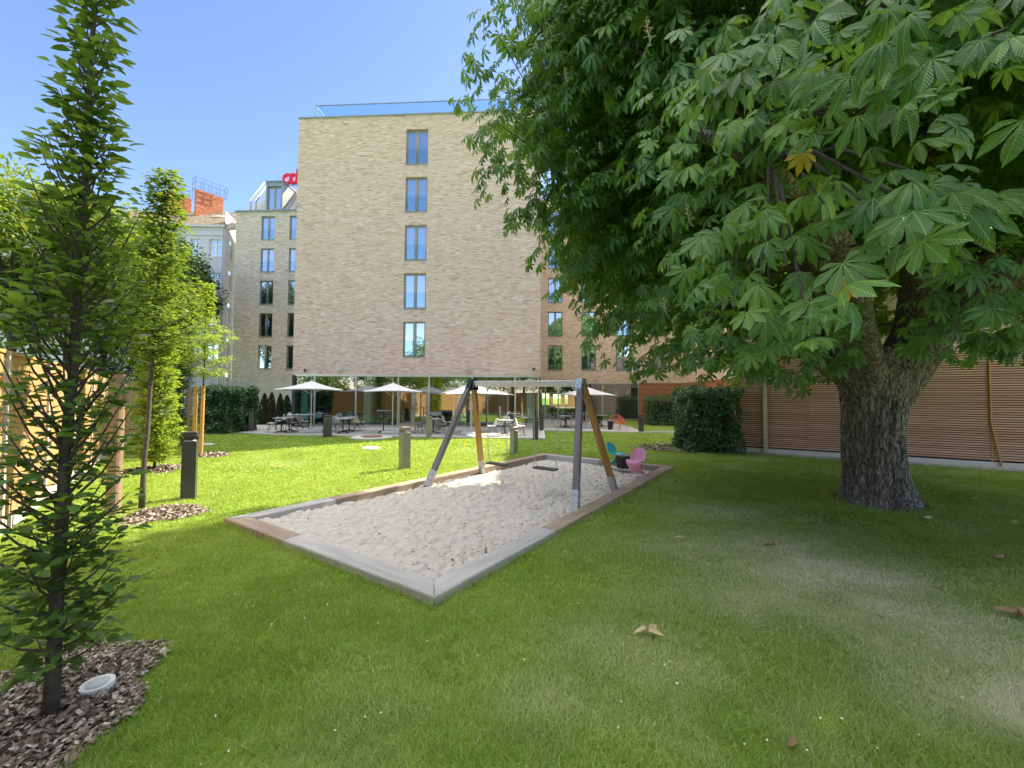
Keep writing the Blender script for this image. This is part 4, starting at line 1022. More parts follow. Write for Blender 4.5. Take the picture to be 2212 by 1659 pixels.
def bistro(h, r0):
    r_ = empty('bistro_table')
    MB().cyl((0, 0), r0, h - .025, h, 32).build('top', M['tabletop'], r_)
    mb = MB().tube([(0, 0, .05), (0, 0, h - .025)], .03, 10)
    for k in range(4): a = R(45 + 90 * k); mb.tube([(0, 0, .10), (.2 * math.cos(a), .2 * math.sin(a), .07), (.36 * math.cos(a), .36 * math.sin(a), .02)], [.026, .022, .014], 6)
    mb.build('pedestal', M['black'], r_)
    return r_
tb = None; th_ = None
for (x, y), h, lb in ((z6(475, 1190), .74, 'round bistro table, leftmost on the terrace'), (z6(625, 1165), .74, 'round bistro table, second from the left on the terrace'), (z6(795, 1085), .74, 'round bistro table behind the left parasol pole'), (z6(990, 1085), .74, 'round bistro table in front of the two pale blue chairs'),
                      (z6(1640, 1200), .74, 'round bistro table right of the dark grey bollard, nearer the lawn'), (z6(1755, 1165), .74, 'round bistro table of the second pair, nearer the glass'), (z7(440, 1190), 1.12, 'tall round standing table beside the middle parasol'),
                      (z7(1380, 1200), .74, 'round bistro table behind the taupe terrace bollard'), (zr(1190, 1450), .74, 'round bistro table behind the lawn bollard, beside the sunlit white chair')):
    if h > 1: o = bistro(h, .36)
    elif tb is None: tb = o = bistro(.74, .38)
    else: o = copy_tree(tb)
    p = G(x, y - 2, .035); o.location = (p.x, p.y, .035); o.rotation_euler.z = R(20); tag(o, lb, 'table', 'bistro tables on the terrace')
# barbecue
p = G(*z7(1380, 1140)); bq = tag(empty('barbecue', (p.x, p.y + .6, .035), R(8)), 'covered dark grey barbecue cart against the glass front', 'barbecue')
MB().box(-.32, .32, -.22, .22, .08, .62, None, .01).build('cabinet', M['zinc'], bq)
mb = MB(); b = mb.b; n = 10
L0 = [b.verts.new((-.34, -.25 * math.cos(math.pi * k / n), .75 + .25 * math.sin(math.pi * k / n))) for k in range(n + 1)]; L1 = [b.verts.new((.34, v_.co.y, v_.co.z)) for v_ in L0]
for k in range(n): b.faces.new((L0[k], L0[k + 1], L1[k + 1], L1[k]))
b.faces.new(L0); b.faces.new(L1[::-1]); mb.build('lid', M['bollard'], bq)
MB().box(-.34, .34, -.25, .25, .62, .75).build('firebox', M['black'], bq); MB().tube([(-.2, -.3, .82), (.2, -.3, .82)], .012).build('handle', M['alu'], bq)
# round cord chairs on the rear terrace
def cord_chair(mat, name='cord_chair'):
    r_ = empty(name); mb = MB()
    rim = [(.36 * math.cos(a), .10 + .18 * math.sin(a) - .0, .62 + .22 * math.sin(a)) for a in [2 * math.pi * k / 28 for k in range(28)]]
    mb.tube(rim, .014, 6, close=True); hub = (0, -.02, .42)
    mb.build('rim', mat, r_)
    mb = MB()
    for k in range(0, 28): mb.tube([rim[k], (rim[k][0] * .5, .08 + rim[k][1] * .35, .44 + (rim[k][2] - .62) * .45), (rim[k][0] * .12, .02, .40)], .006, 4)
    mb.cyl((0, .02), .09, .39, .405, 14)
    mb.build('cord_seat', mat, r_)
    for a in ((-.2, -.16), (.2, -.16), (.2, .26), (-.2, .26)): MB().tube([(a[0] * .75, a[1] * .75, .42), (a[0] * 1.15, a[1] * 1.15, 0)], .011, 6).build('leg', mat, r_)
    return r_
M['coral'] = simple('coral_red_cord', (.72, .10, .09), .5, 0, .05)
def z3(x, y): return (2000 + .18987 * x) / 1.736, (1400 + .18987 * y) / 1.736
cr0 = cord_chair(M['coral']); ck0 = cord_chair(M['black']); usedk = False; usedr = False
for (x, y), c, rz, lb in ((z3(1640, 1110), 'r', -12, 'coral red cord chair with a round back, beside the small black side table'), (z3(1790, 1130), 'r', 60, 'coral red cord chair, right one of the red pair and turned sideways'),
                          (z3(600, 1040), 'k', 170, 'black cord chair at the front left of the rear terrace'), (z3(420, 990), 'k', -80, 'black cord chair left of the table by the rear glass door'), (z3(700, 1010), 'k', 100, 'black cord chair just left of the right swing post'), (z3(1000, 1000), 'k', -40, 'black cord chair between the right swing legs')):
    if c == 'r': o = copy_tree(cr0) if usedr else cr0; usedr = True
    else: o = copy_tree(ck0) if usedk else ck0; usedk = True
    p = G(x, y, .035); o.location = (p.x, p.y, .035); o.rotation_euler.z = R(rz); tag(o, lb, 'chair', 'cord chairs on the rear terrace')
for (x, y), lb in ((z3(630, 1080), 'dark bistro table in front of the black cord chairs'), (z3(1350, 1060), 'bistro table right of the right swing legs by the green plant'), (z3(1010, 960), 'bistro table behind the right swing legs')):
    o = copy_tree(tb); p = G(x, y, .035); o.location = (p.x, p.y, .035); tag(o, lb, 'table', 'bistro tables on the rear terrace')
p = G(*z3(1520, 1110), .035); sd = tag(empty('side_table', (p.x, p.y, .035)), 'small black drum side table next to the red cord chairs', 'side table')
MB().cyl((0, 0), .14, 0, .5, 20, .17).build('body', M['black'], sd); MB().cyl((0, 0), .175, .501, .52, 20).build('top', M['tabletop'], sd)
# ------------------------------------------------------------------ lids and covers in the lawn
p = G(803, 947); o = tag(empty('shaft_cover', (p.x, p.y, 0)), 'round concrete shaft ring with a rusty lid at the terrace edge', 'shaft cover')
MB().cyl((0, 0), .88, 0, .07, 40).build('ring', M['concrete'], o); MB().cyl((0, .05), .45, .071, .10, 30).build('lid', simple('rusty_iron', (.24, .12, .08), .8, .2, .3), o)
p = G(801, 969); tag(MB().cyl((0, 0), .33, 0, .035, 28, .30).build('manhole_cover', M['concrete'], None, (p.x, p.y, .01)), 'small pale round cover in the sunlit lawn', 'manhole cover')
p = G(442, 961); tag(MB().cyl((0, 0), .3, 0, .03, 24, .27).build('manhole_cover', M['concrete'], None, (p.x, p.y, .01)), 'small grey cover in the shaded lawn in front of the hedge', 'manhole cover')
p = G(210, 1484, .05); o = tag(empty('ground_floodlight', (p.x, p.y, .055)), 'white round in-ground floodlight in the bark mulch at bottom left', 'floodlight')
MB().cyl((0, 0), .088, -.03, .02, 36, .082).build('ring', M['white'], o); MB().cyl((0, 0), .058, .0205, .024, 30).build('lens', simple('frosted_lens', (.50, .55, .60), .3), o)
# ------------------------------------------------------------------ vegetation
M['chest'] = leafmat('chestnut_leaf', (.03, .11, .04), (.075, .21, .045), (.22, .38, .06), .38, (.34, .50, .03), .34, True, .55)
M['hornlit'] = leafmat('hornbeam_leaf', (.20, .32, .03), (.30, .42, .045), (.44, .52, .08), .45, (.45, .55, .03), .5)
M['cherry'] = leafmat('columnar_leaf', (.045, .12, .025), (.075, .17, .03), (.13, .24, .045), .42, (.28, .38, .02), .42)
M['linden'] = leafmat('background_leaf', (.06, .14, .02), (.11, .21, .03), (.20, .30, .04), .45, (.45, .5, .03), .5)
M['youngleaf'] = leafmat('young_tree_leaf', (.05, .13, .03), (.09, .20, .04), (.17, .29, .06), .48, (.35, .48, .03), .42)
M['midleaf'] = leafmat('fresh_mid_leaf', (.04, .10, .02), (.075, .16, .028), (.14, .25, .045), .42, (.4, .5, .03), .45)
M['hedge'] = leafmat('hedge_leaf', (.035, .10, .04), (.065, .15, .05), (.13, .24, .09), .25, (.15, .28, .03), .38, False, .6)
M['darktree'] = leafmat('dark_tree_leaf', (.02, .06, .02), (.035, .09, .025), (.07, .14, .03), .2, (.12, .2, .02), .5)
M['thuja'] = leafmat('thuja_spray', (.015, .04, .012), (.03, .065, .015), (.05, .09, .02), .15, (.08, .14, .02), .7)
M['thujadead'] = leafmat('thuja_brown_spray', (.05, .03, .02), (.09, .05, .03), (.07, .06, .03), .15, (.12, .07, .03), .7)
t = NT('chestnut_bark'); v = t.n('Mapping', {'Vector': t.n('VectorMath', {0: t.obj(), 1: t.n('VectorMath', {0: t.n('TexNoise', {'Vector': t.obj((1, 1, .5)), 'Scale': 9.0, 'Detail': 4.0}).outputs['Color'], 3: .16}, operation='SCALE').outputs[0]}).outputs[0], 'Scale': (1, 1, .16)}).outputs[0]; vo = t.n('TexVoronoi', {'Vector': v, 'Scale': 22.0}, feature='DISTANCE_TO_EDGE').outputs[0]
n1 = t.noise(30, 7, v, .65); n2 = t.noise(6, 4, t.obj((1, 1, .4)))
c = t.ramp(n1, [(.25, (.10, .09, .08)), (.5, (.29, .27, .255)), (.75, (.50, .48, .465))])
c = t.mix(t.n('MapRange', {0: vo, 1: .0, 2: .12, 3: .8, 4: 0.0}).outputs[0], c, (.03, .025, .022))
M['bark'] = t.done(t.pbsdf(c, .9, 0, t.bump(t.math('ADD', t.math('MINIMUM', t.math('MULTIPLY', vo, 6.0), 1.0), n1), .9, .03), .2))
M['twig'] = simple('twig_bark', (.055, .045, .04), .85, 0, .3, 20, .3)
# --- big chestnut
chest = tag(empty('horse_chestnut_tree', TR), 'huge old horse chestnut with thick furrowed trunk and a crown of large palmate leaves', 'tree')
def limb(path, radii, ns=56, step=.05, ridges=16, amp=.035, seed=0):
    """bark-ridged tapering limb along a smooth path (points local to the tree)"""
    P = [Vector(p) for p in path]; pts, rr = [], []
    n = len(P)
    def cat(p0, p1, p2, p3, t_): return .5 * ((2 * p1) + (p2 - p0) * t_ + (2 * p0 - 5 * p1 + 4 * p2 - p3) * t_ * t_ + (3 * p1 - p0 - 3 * p2 + p3) * t_ ** 3)
    for i in range(n - 1):
        m = max(2, int((P[i + 1] - P[i]).length / step))
        for k in range(m):
            t_ = k / m; pts.append(cat(P[max(i - 1, 0)], P[i], P[i + 1], P[min(i + 2, n - 1)], t_))
            rr.append(cat(radii[max(i - 1, 0)], radii[i], radii[i + 1], radii[min(i + 2, n - 1)], t_))
    pts.append(P[-1]); rr.append(radii[-1]); m = len(pts); vs_ = []; prev = Vector((1, 0, 0))
    for i in range(m):
        d = (pts[min(i + 1, m - 1)] - pts[max(i - 1, 0)]).normalized(); x = (prev - d * prev.dot(d)).normalized(); prev = x; y = d.cross(x)
        for k in range(ns):
            a = 2 * math.pi * k / ns; dv = x * math.cos(a) + y * math.sin(a)
            q3 = Vector((math.cos(a) * ridges * .35, math.sin(a) * ridges * .35, i * step * .9 + seed))
            rg = noise.noise(q3); rg2 = noise.noise(q3 * 2.3 + Vector((7, 2, 3)))
            big = noise.noise(Vector((math.cos(a), math.sin(a), i * step * .5 + seed * 3)) * .9)
            f = 1 + big * .10
            if seed == 0 and pts[i].z < .55: f *= 1 + (.10 * math.cos(5 * a + 1) + .08 * math.cos(3 * a + 2.2) + .06) * (1 - max(pts[i].z, 0) / .55) ** 1.5
            vs_.append(pts[i] + dv * (rr[i] * f + (-abs(rg) * 1.6 + .5 + rg2 * .5) * amp * min(1, rr[i] * 2.5)))
    fs = [(i * ns + k, i * ns + (k + 1) % ns, (i + 1) * ns + (k + 1) % ns, (i + 1) * ns + k) for i in range(m - 1) for k in range(ns)]
    return vs_, fs
tv, tf = [], []
def addlimb(*a, **k):
    v_, f_ = limb(*a, **k); b_ = len(tv); tv.extend(v_); tf.extend([tuple(i + b_ for i in q_) for q_ in f_])
addlimb([(.02, 0, -.15), (.0, 0, .12), (-.03, 0, .6), (-.05, 0, 1.2), (-.02, 0, 1.8), (.0, 0, 2.3), (.02, .05, 2.7)], [.57, .51, .45, .435, .475, .56, .5], ns=150, step=.03, ridges=26, amp=.045)
addlimb([(-.06, .05, 1.8), (-.24, .12, 2.6), (-.45, .3, 3.4), (-.7, .5, 5.0), (-.6, .6, 8.0), (-.3, .4, 11.0)], [.34, .34, .30, .27, .18, .06], ns=60, seed=3)
addlimb([(.10, -.03, 1.8), (.42, -.05, 2.55), (.78, .0, 3.3), (1.1, .2, 4.6), (1.4, .3, 7.5), (1.2, .2, 10.0)], [.34, .34, .30, .26, .16, .05], ns=60, seed=6)
addlimb([(.10, .04, 1.55), (.66, .12, 2.25), (1.35, .25, 3.0), (1.95, .4, 3.8), (3.2, .7, 5.0), (5.0, 1.0, 6.3)], [.30, .29, .26, .22, .15, .06], ns=48, seed=9)
addlimb([(-.1, -.05, 2.0), (-1.0, -.9, 3.0), (-2.2, -2.0, 3.9), (-3.8, -3.0, 4.4), (-5.0, -3.8, 4.3)], [.26, .2, .15, .1, .04], ns=36, seed=12)
addlimb([(-.3, .2, 2.3), (-1.4, .8, 3.4), (-3.0, 1.4, 4.8), (-5.0, 1.5, 6.0)], [.24, .19, .13, .05], ns=36, seed=15)
addlimb([(.1, -.3, 2.3), (.6, -1.5, 3.6), (1.0, -3.2, 4.8), (1.2, -5.0, 5.2)], [.22, .17, .12, .05], ns=36, seed=18)
addlimb([(-.2, .3, 2.6), (-.8, 2.0, 4.2), (-1.4, 4.0, 5.6)], [.2, .15, .06], ns=30, seed=21)
me = bpy.data.meshes.new('trunk'); me.from_pydata(tv, [], tf); me.materials.append(M['bark'])
for p in me.polygons: p.use_smooth = True
link('trunk', me, chest)
# crown envelope: radius by height
RZ = np.array([(2.0, 2.0), (2.6, 2.8), (3.4, 3.8), (4.0, 4.6), (4.8, 5.5), (6.0, 6.25), (7.5, 6.5), (9.5, 6.2), (11.5, 5.4), (13.2, 3.8), (14.4, 1.2)])
def crown_clumps(n):
    out = []
    while len(out) < n:
        z = rng.uniform(2.2, 14.3); phi = rng.rand() * 2 * math.pi
        Rr = np.interp(z, RZ[:, 0], RZ[:, 1])
        if rng.rand() > (Rr / 7.6) * 1.0: continue
        nz_ = noise.noise(Vector((math.cos(phi) * 2.2, math.sin(phi) * 2.2, z * .55))); nz2 = noise.noise(Vector((math.cos(phi) * 6, math.sin(phi) * 6, z * 1.5 + 20)))
        if z < 3.6 and rng.rand() < .35: continue
        rr = Rr * (1 + .10 * nz_ + .05 * nz2) - rng.rand() ** 1.6 * 1.5 - (.25 if rng.rand() < .5 else 0)
        if z < 3.2: rr = min(rr, Rr)
        x, y = rr * math.cos(phi), rr * math.sin(phi)
        wx, wy = TR.x + x, TR.y + y
        out.append((wx, wy, z, math.cos(phi), math.sin(phi), .62))
    return out
CL = [c for c in crown_clumps(2300)]
for k in range(850):   # inner boughs
    z = rng.uniform(4.6, 12.5) if k < 400 else rng.uniform(6.0, 12.0); phi = rng.rand() * 6.283; rr = np.interp(z, RZ[:, 0], RZ[:, 1]) * math.sqrt(rng.uniform(.04, .62)); CL.append((TR.x + rr * math.cos(phi), TR.y + rr * math.sin(phi), z, math.cos(phi), math.sin(phi), .7))
def keep(c):
    x, y, z = c[:3]; d = math.sqrt(x * x + y * y + (z - H) ** 2)
    if d < 2.5: return False
    if y > .2:
        px = CX + F * x / y; py = 858 - F * (z - H) / y
        # no foliage in front of the trunk, the lawn or the slats: boughs there were pruned high
        low = py + F * .6 / y
        if px < 1640 and d < 5.6: return False
        if px < 1420 and d < 6.6: return False
        if px > 1380 and low > 690 and d < 6.2: return False
        if px > 1790 and low > 430 and d < 8.0: return False
        if px > 2140 and py > 560 and d < 9.5: return False
        if px > 1780 and z < 4.7 and (int(x * 977) % 10) < (9 if d < 8.4 else 4): return False
        if z < 2.7 and px > 1500: return False
    return True
CL = [c for c in CL if keep(c)]
# low boughs sweeping towards the viewer and the lawn: (picture x, y, distance, radius)
SPR = [(1745, 700, 2.3, .16), (1640, 640, 2.8, .3), (1560, 690, 3.4, .35), (1700, 575, 2.7, .35), (1985, 450, 2.5, .13), (1870, 440, 2.6, .3), (1780, 440, 2.9, .35), (1660, 500, 3.2, .4), (2190, 440, 2.8, .2),
       (1500, 600, 4.0, .45), (1440, 660, 4.6, .45), (1380, 640, 5.0, .5), (1450, 740, 4.6, .35), (1530, 745, 4.4, .3), (1330, 600, 5.6, .5), (1360, 730, 5.4, .35), (1400, 800, 5.0, .25), (1425, 760, 5.0, .3), (1600, 745, 4.2, .25), (1310, 690, 6.0, .4), (1660, 740, 5.2, .35), (1700, 790, 6.3, .3),
       (2000, 170, 2.2, .26), (2120, 110, 2.0, .22), (1920, 215, 2.5, .3), (2180, 60, 2.0, .25), (1960, 80, 2.6, .35), (1650, 120, 3.0, .4), (1560, 180, 3.4, .45), (1600, 280, 3.3, .4), (1480, 300, 3.8, .45), (1540, 380, 3.8, .45), (1700, 60, 3.0, .4), (1480, 100, 4.2, .5), (1440, 430, 4.6, .5), (1520, 480, 4.2, .5), (1400, 520, 5.0, .5),
       (1300, 540, 6.0, .5), (1250, 590, 6.5, .4), (1220, 500, 6.8, .5), (1180, 440, 7.0, .45), (1130, 440, 7.2, .4), (1340, 440, 5.8, .5), (1250, 380, 6.4, .6), (1150, 340, 7.0, .6), (1080, 350, 7.4, .5), (1060, 260, 7.4, .5), (1040, 160, 7.4, .5), (1070, 80, 7.2, .6), (1110, 470, 7.4, .35), (1040, 390, 7.6, .3),
       (2090, 690, 6.6, .35), (2150, 650, 6.4, .35), (2060, 735, 6.9, .3), (2190, 600, 5.6, .35), (1790, 770, 6.8, .3), (1560, 775, 6.0, .3), (1620, 800, 7.0, .3), (1750, 820, 8.5, .3)]
for x, y, d, r_ in SPR:
    if x < 1200: x, d, r_ = x + 8, min(d * 1.55, 7.9), r_ * .85
    elif x < 1520: d, r_ = min(d * 1.55, 7.9), r_ * 1.25
    elif x < 1650: d, r_ = d * 1.3, r_ * 1.15
    elif x > 1840 and y < 300: d, r_ = d * 1.3, r_ * 1.2
    dv = Vector(D_(x, y)).normalized(); p = Vector(CP) + dv * d
    o2 = (p - Vector((TR.x, TR.y, p.z))); o2.normalize()
    CL.append((p.x, p.y, p.z, o2.x, o2.y, r_ * 1.5))
CLn = np.array(CL)
def make_crown(clumps, dens, tpl, L0):
    P, Dv, Nv, Ls = [], [], [], []
    for (x, y, z, ox_, oy_, r_) in clumps:
        n = max(1, int(dens * (r_ / .62) ** 2 + rng.rand()))
        a = rng.rand(n) * 2 * math.pi; rr = np.sqrt(rng.rand(n)) * r_
        o = np.array([ox_, oy_, 0]); tan = np.array([-oy_, ox_, 0])
        # a tier: spread in a disc that tilts down and outwards
        e1 = nz(np.array([[ox_, oy_, -.75]]))[0]; nn = nz(np.array([[ox_ * .75, oy_ * .75, 1.0]]))[0]
        d1 = np.cos(a) * rr; d2 = np.sin(a) * rr
        p = np.array([x, y, z]) + e1 * d1[:, None] + tan * d2[:, None] + nn * rng.normal(0, .10, n)[:, None]
        out_ = nz(e1 * (d1 + .35 * r_ + .15)[:, None] + tan * d2[:, None] + rng.normal(0, .14, (n, 3)))
        out_[:, 2] -= .22
        P.append(p); Dv.append(out_); Nv.append(nn[None] + rng.normal(0, .42, (n, 3)) + np.array([0, 0, .25])); Ls.append(L0 * (.6 + .75 * rng.rand(n)))
    P = np.concatenate(P); L = np.concatenate(Ls)
    k = np.linalg.norm(P - CP, axis=1) > 1.55
    P_ = P[k]; cb = vnoise(P_[:, 0] + P_[:, 2] * .7, P_[:, 1] - P_[:, 2] * .5, 1.1, 31)
    va, ta, ra = leaf_arrays(P_, np.concatenate(Dv)[k], np.concatenate(Nv)[k], L[k], L[k], tpl[:2])
    return (va, ta, np.clip(ra * .55 + .65 * np.repeat(cb, len(tpl[0])) - .08, 0, 1)), k.sum()
dist = np.linalg.norm(CLn[:, :3] - CP, axis=1)
arr, uvs = [], []
for kk, (dr_, fo_) in enumerate(((.18, .02), (.45, .05), (.80, -.03), (.55, .10))):   # flatter, hanging, cupped leaves
    for grp, nr_, dn_, L_ in ((CLn[dist < 4.6], True, 6, .145), (CLn[dist >= 4.6], False, 5.8, .175)):
        T_ = palmate(nr_, dr_, fo_); a_, n_ = make_crown(grp, dn_, T_, L_ * (1, 1.05, .85, .95)[kk]); arr.append(a_); uvs.append(np.tile(T_[2], (n_, 1)))
cr_n = leaf_obj('crown', arr, M['chest'], None, uv=np.concatenate(uvs))
cr_n.parent = chest; cr_n.location = -TR
# branchlets feeding the clumps
mb = MB(); rr_ = random.Random(5); hubs = [Vector((.0 + TR.x, TR.y, 3.2)), Vector((TR.x - 2.2, TR.y - 2.0, 3.9)), Vector((TR.x - 3.8, TR.y - 3.0, 4.4)), Vector((TR.x - 3.0, TR.y + 1.4, 4.8)), Vector((TR.x - 5, TR.y + 1.5, 6)), Vector((TR.x + 1, TR.y - 3.2, 4.8)), Vector((TR.x + 1.2, TR.y - 5, 5.2)), Vector((TR.x + 3.2, TR.y + .7, 5)), Vector((TR.x - .8, TR.y + 2, 4.2)), Vector((TR.x - .6, TR.y + .6, 8)), Vector((TR.x + 1.4, TR.y + .3, 7.5))]
for c in CL:
    if c[2] > 8: continue
    p = Vector(c[:3]); dd = (p - Vector(CP)).length
    if rr_.random() > (.9 if dd < 6 else .25): continue
    h = min(hubs, key=lambda q: (q - p).length)
    if (h - p).length > 3.5: h = p.lerp(h, 3.5 / (h - p).length)
    m = p.lerp(h, .5) + Vector((0, 0, .25)); mb.tube([h, m, p], [.022, .013, .005], 5)
bl = mb.build('branches', M['twig'], chest, -TR)
# dried flower candles and yellow leaves in the crown
M['candle'] = simple('dry_flower_stalk', (.50, .44, .28), .8)
for (x, y, d) in ((1405, 90, 4.0), (1225, 175, 6.2), (1300, 335, 6.0), (1555, 180, 3.3), (1490, 480, 4.2), (1920, 8, 2.4), (1440, 680, 4.4), (1555, 780 - 560, 3.4)):
    dv = Vector(D_(x, y)).normalized(); p = Vector(CP) + dv * d - TR; mb = MB()
    top = p + Vector((-.03, 0, .17)); mb.tube([p, p.lerp(top, .5) + Vector((-.008, 0, 0)), top], [.004, .003, .0015], 5)
    for k in range(16):
        f = .2 + .8 * k / 16; q = p.lerp(top, f); a = k * 2.4; ln = .045 * (1.15 - f); e_ = q + Vector((math.cos(a) * ln, math.sin(a) * ln, .012)); mb.tube([q, e_], .0018, 4)
        bmesh.ops.create_icosphere(mb.b, subdivisions=1, radius=.0045, matrix=Matrix.Translation(e_))
    mb.build('flower_candle', M['candle'], chest)
M['yellow'] = leafmat('yellow_leaf', (.55, .40, .04), (.65, .48, .05), (.5, .42, .06), .4, (.8, .6, .05), .5)
yp = []
for (x, y, d) in ((1735, 330, 3.0), (1820, 612, 2.5), (1775, 395, 3.6)): dv = Vector(D_(x, y)).normalized(); yp.append(np.array(Vector(CP) + dv * d))
for q_, dd_, sz_ in zip(yp, ((-.2, 0, -1.0), (.6, -.2, -.5), (-.3, 0, -1)), (.11, .10, .08)):
    yl = leaf_obj('yellow_leaf', [leaf_arrays(q_[None], np.array([dd_]), np.array([(-.3, -1, .2)]), [sz_], [sz_], palmate(False)[:2])], M['yellow']); yl.parent = chest; yl.location = -TR
# --- generic leafy things
def branch_paths(base, top, n, reach, rise, r0, seed):
    """trunk plus upswept branches; returns mesh builder and sample points along branches"""
    rd = random.Random(seed); mb = MB(); pts = []
    B, T = Vector(base), Vector(top); L_ = (T - B).length
    mb.tube([B.lerp(T, k / 12) + Vector((rd.uniform(-1, 1), rd.uniform(-1, 1), 0)) * r0 * .35 * (k > 0) for k in range(13)], [r0 * (1 - .85 * k / 12) for k in range(13)], 10)
    return mb, pts
def young_tree(name, base, h, label, cat, prof, nb, leaf_n, L0, W0, mat, r0=.035, clear=.2, rise=1.6, group=None, tpl=LEAF, seed=1, lean=(0, 0), leafspread=.05, extra=None):
    rd = random.Random(seed); root = tag(empty(name, base), label, cat, group)
    mb = MB(); T = Vector((lean[0], lean[1], h)); n = 14
    ax = [Vector((0, 0, 0)).lerp(T, k / n) + Vector((rd.uniform(-1, 1), rd.uniform(-1, 1), 0)) * r0 * .3 * (k > 0) for k in range(n + 1)]
    mb.tube(ax, [max(.004, r0 * (1.12 if k == 0 else 1) * (1 - .9 * k / n)) for k in range(n + 1)], 12)
    mb.build('trunk', M['youngbark'], root, smooth=True)
    mb = MB(); P, Dv = [], []
    pz = np.array([p[0] for p in prof]); pr = np.array([p[1] for p in prof])
    for k in range(nb):
        f = clear + (1 - clear) * (k + rd.random()) / nb * .97; z0 = f * h; a = k * 2.399 + rd.random() * .7
        rmax = np.interp(f, pz, pr) * (.75 + .35 * rd.random())
        o = T * f; ln = rmax
        e_ = o + Vector((math.cos(a) * ln, math.sin(a) * ln, ln * rise * min(1.0, .15 + f * 2.4) * (.7 + .6 * rd.random())))
        m_ = o.lerp(e_, .45) + Vector((math.cos(a), math.sin(a), 0)) * ln * .14
        pts = [o, m_, e_]; rb = max(.0035, r0 * .32 * (1 - f * .6))
        mb.tube(pts, [rb, rb * .6, rb * .25], 6)
        nl = int(leaf_n * (.6 + .8 * rd.random()) * (.35 + ln / max(pr)))
        for j in range(nl):
            s_ = .12 + .88 * rd.random() ** .8
            q = (o.lerp(m_, s_ * 2) if s_ < .5 else m_.lerp(e_, s_ * 2 - 1))
            sd_ = rd.random() * 6.283; off_ = Vector((math.cos(sd_), math.sin(sd_), rd.uniform(-.5, .4))) * leafspread * rd.random()
            P.append(q + off_); d = (e_ - o).normalized() * .5 + Vector((math.cos(sd_), math.sin(sd_), rd.uniform(-.7, .25))); Dv.append(d)
    mb.build('branches', M['youngbark'], root)
    P = np.array(P); Dv = np.array(Dv); n = len(P)
    ls = L0 * (.6 + .6 * rng.rand(n))
    c = leaf_obj('crown', [leaf_arrays(P, Dv, rdir(n, .4) * .55 + np.array([0, 0, 1.0]), ls, ls * W0, tpl)], mat); c.parent = root
    return root
M['youngbark'] = simple('young_bark', (.085, .07, .065), .8, 0, .35, 25, .4)
p = G(108, 1562)
young_tree('columnar_tree', (p.x, p.y, .0), 5.4, 'slim dark-leaved columnar tree in the mulch bed, nearest at the left edge', 'tree', [(0, .2), (.10, .30), (.25, .32), (.45, .24), (.6, .12), (.75, .08), (.9, .07), (1, .04)], 200, 19, .080, .33, M['youngleaf'], .034, .05, 1.9, seed=3, lean=(.05, .05), leafspread=.09)
# support post tree
p = G(244, 1113)
o = tag(MB().tube([(0, 0, -.1), (0, 0, 1.1), (.01, 0, 2.16)], [.095, .09, .085], 18).build('support_post', M['post'], None, (p.x, p.y, 0)), 'thick round grey-brown wooden tree post beside the foreground columnar tree', 'post')
pt = Vector((p.x + .12, p.y + .35, 0))
young_tree('staked_tree', pt, 5.7, 'slender young tree with open crown behind the round wooden post', 'tree', [(0, .2), (.4, .5), (.55, .58), (.7, .42), (.85, .24), (1, .08)], 64, 85, .088, .30, M['midleaf'], .04, .40, .7, seed=8, lean=(.12, .1), leafspread=.16)
p = G(333, 1016)
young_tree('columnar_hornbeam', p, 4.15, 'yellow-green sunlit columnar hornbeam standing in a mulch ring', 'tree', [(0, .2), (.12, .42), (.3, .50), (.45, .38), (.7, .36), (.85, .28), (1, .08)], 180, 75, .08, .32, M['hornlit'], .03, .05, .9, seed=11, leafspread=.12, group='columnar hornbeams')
p = G(392, 962)
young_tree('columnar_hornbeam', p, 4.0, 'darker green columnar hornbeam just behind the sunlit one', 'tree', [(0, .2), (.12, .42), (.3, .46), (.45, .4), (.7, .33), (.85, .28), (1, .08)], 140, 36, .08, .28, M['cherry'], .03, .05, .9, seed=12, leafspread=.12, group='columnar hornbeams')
p = G(431, 986)
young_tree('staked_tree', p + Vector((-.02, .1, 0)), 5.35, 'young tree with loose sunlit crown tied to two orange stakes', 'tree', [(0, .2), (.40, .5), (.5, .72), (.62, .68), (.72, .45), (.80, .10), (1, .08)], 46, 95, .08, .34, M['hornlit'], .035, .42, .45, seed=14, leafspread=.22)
for dx, lb in ((-.12, 'orange round tree stake under the loose sunlit crown, left one'), (.06, 'orange round tree stake under the loose sunlit crown, right one')):
    h_ = 2.12; tag(MB().tube([(0, 0, -.1), (.01, 0, h_)], .052, 14).build('tree_stake', M['softwood'], None, (p.x + dx, p.y - .05 + dx * .3, 0)), lb, 'stake', 'stakes of the loose-crowned young tree')
p = G(403, 975); tag(MB().tube([(0, 0, -.1), (.06, 0, 2.0)], .05, 14).build('tree_stake', M['post'], None, (p.x, p.y, 0)), 'grey weathered tree stake left of the two orange ones', 'stake')
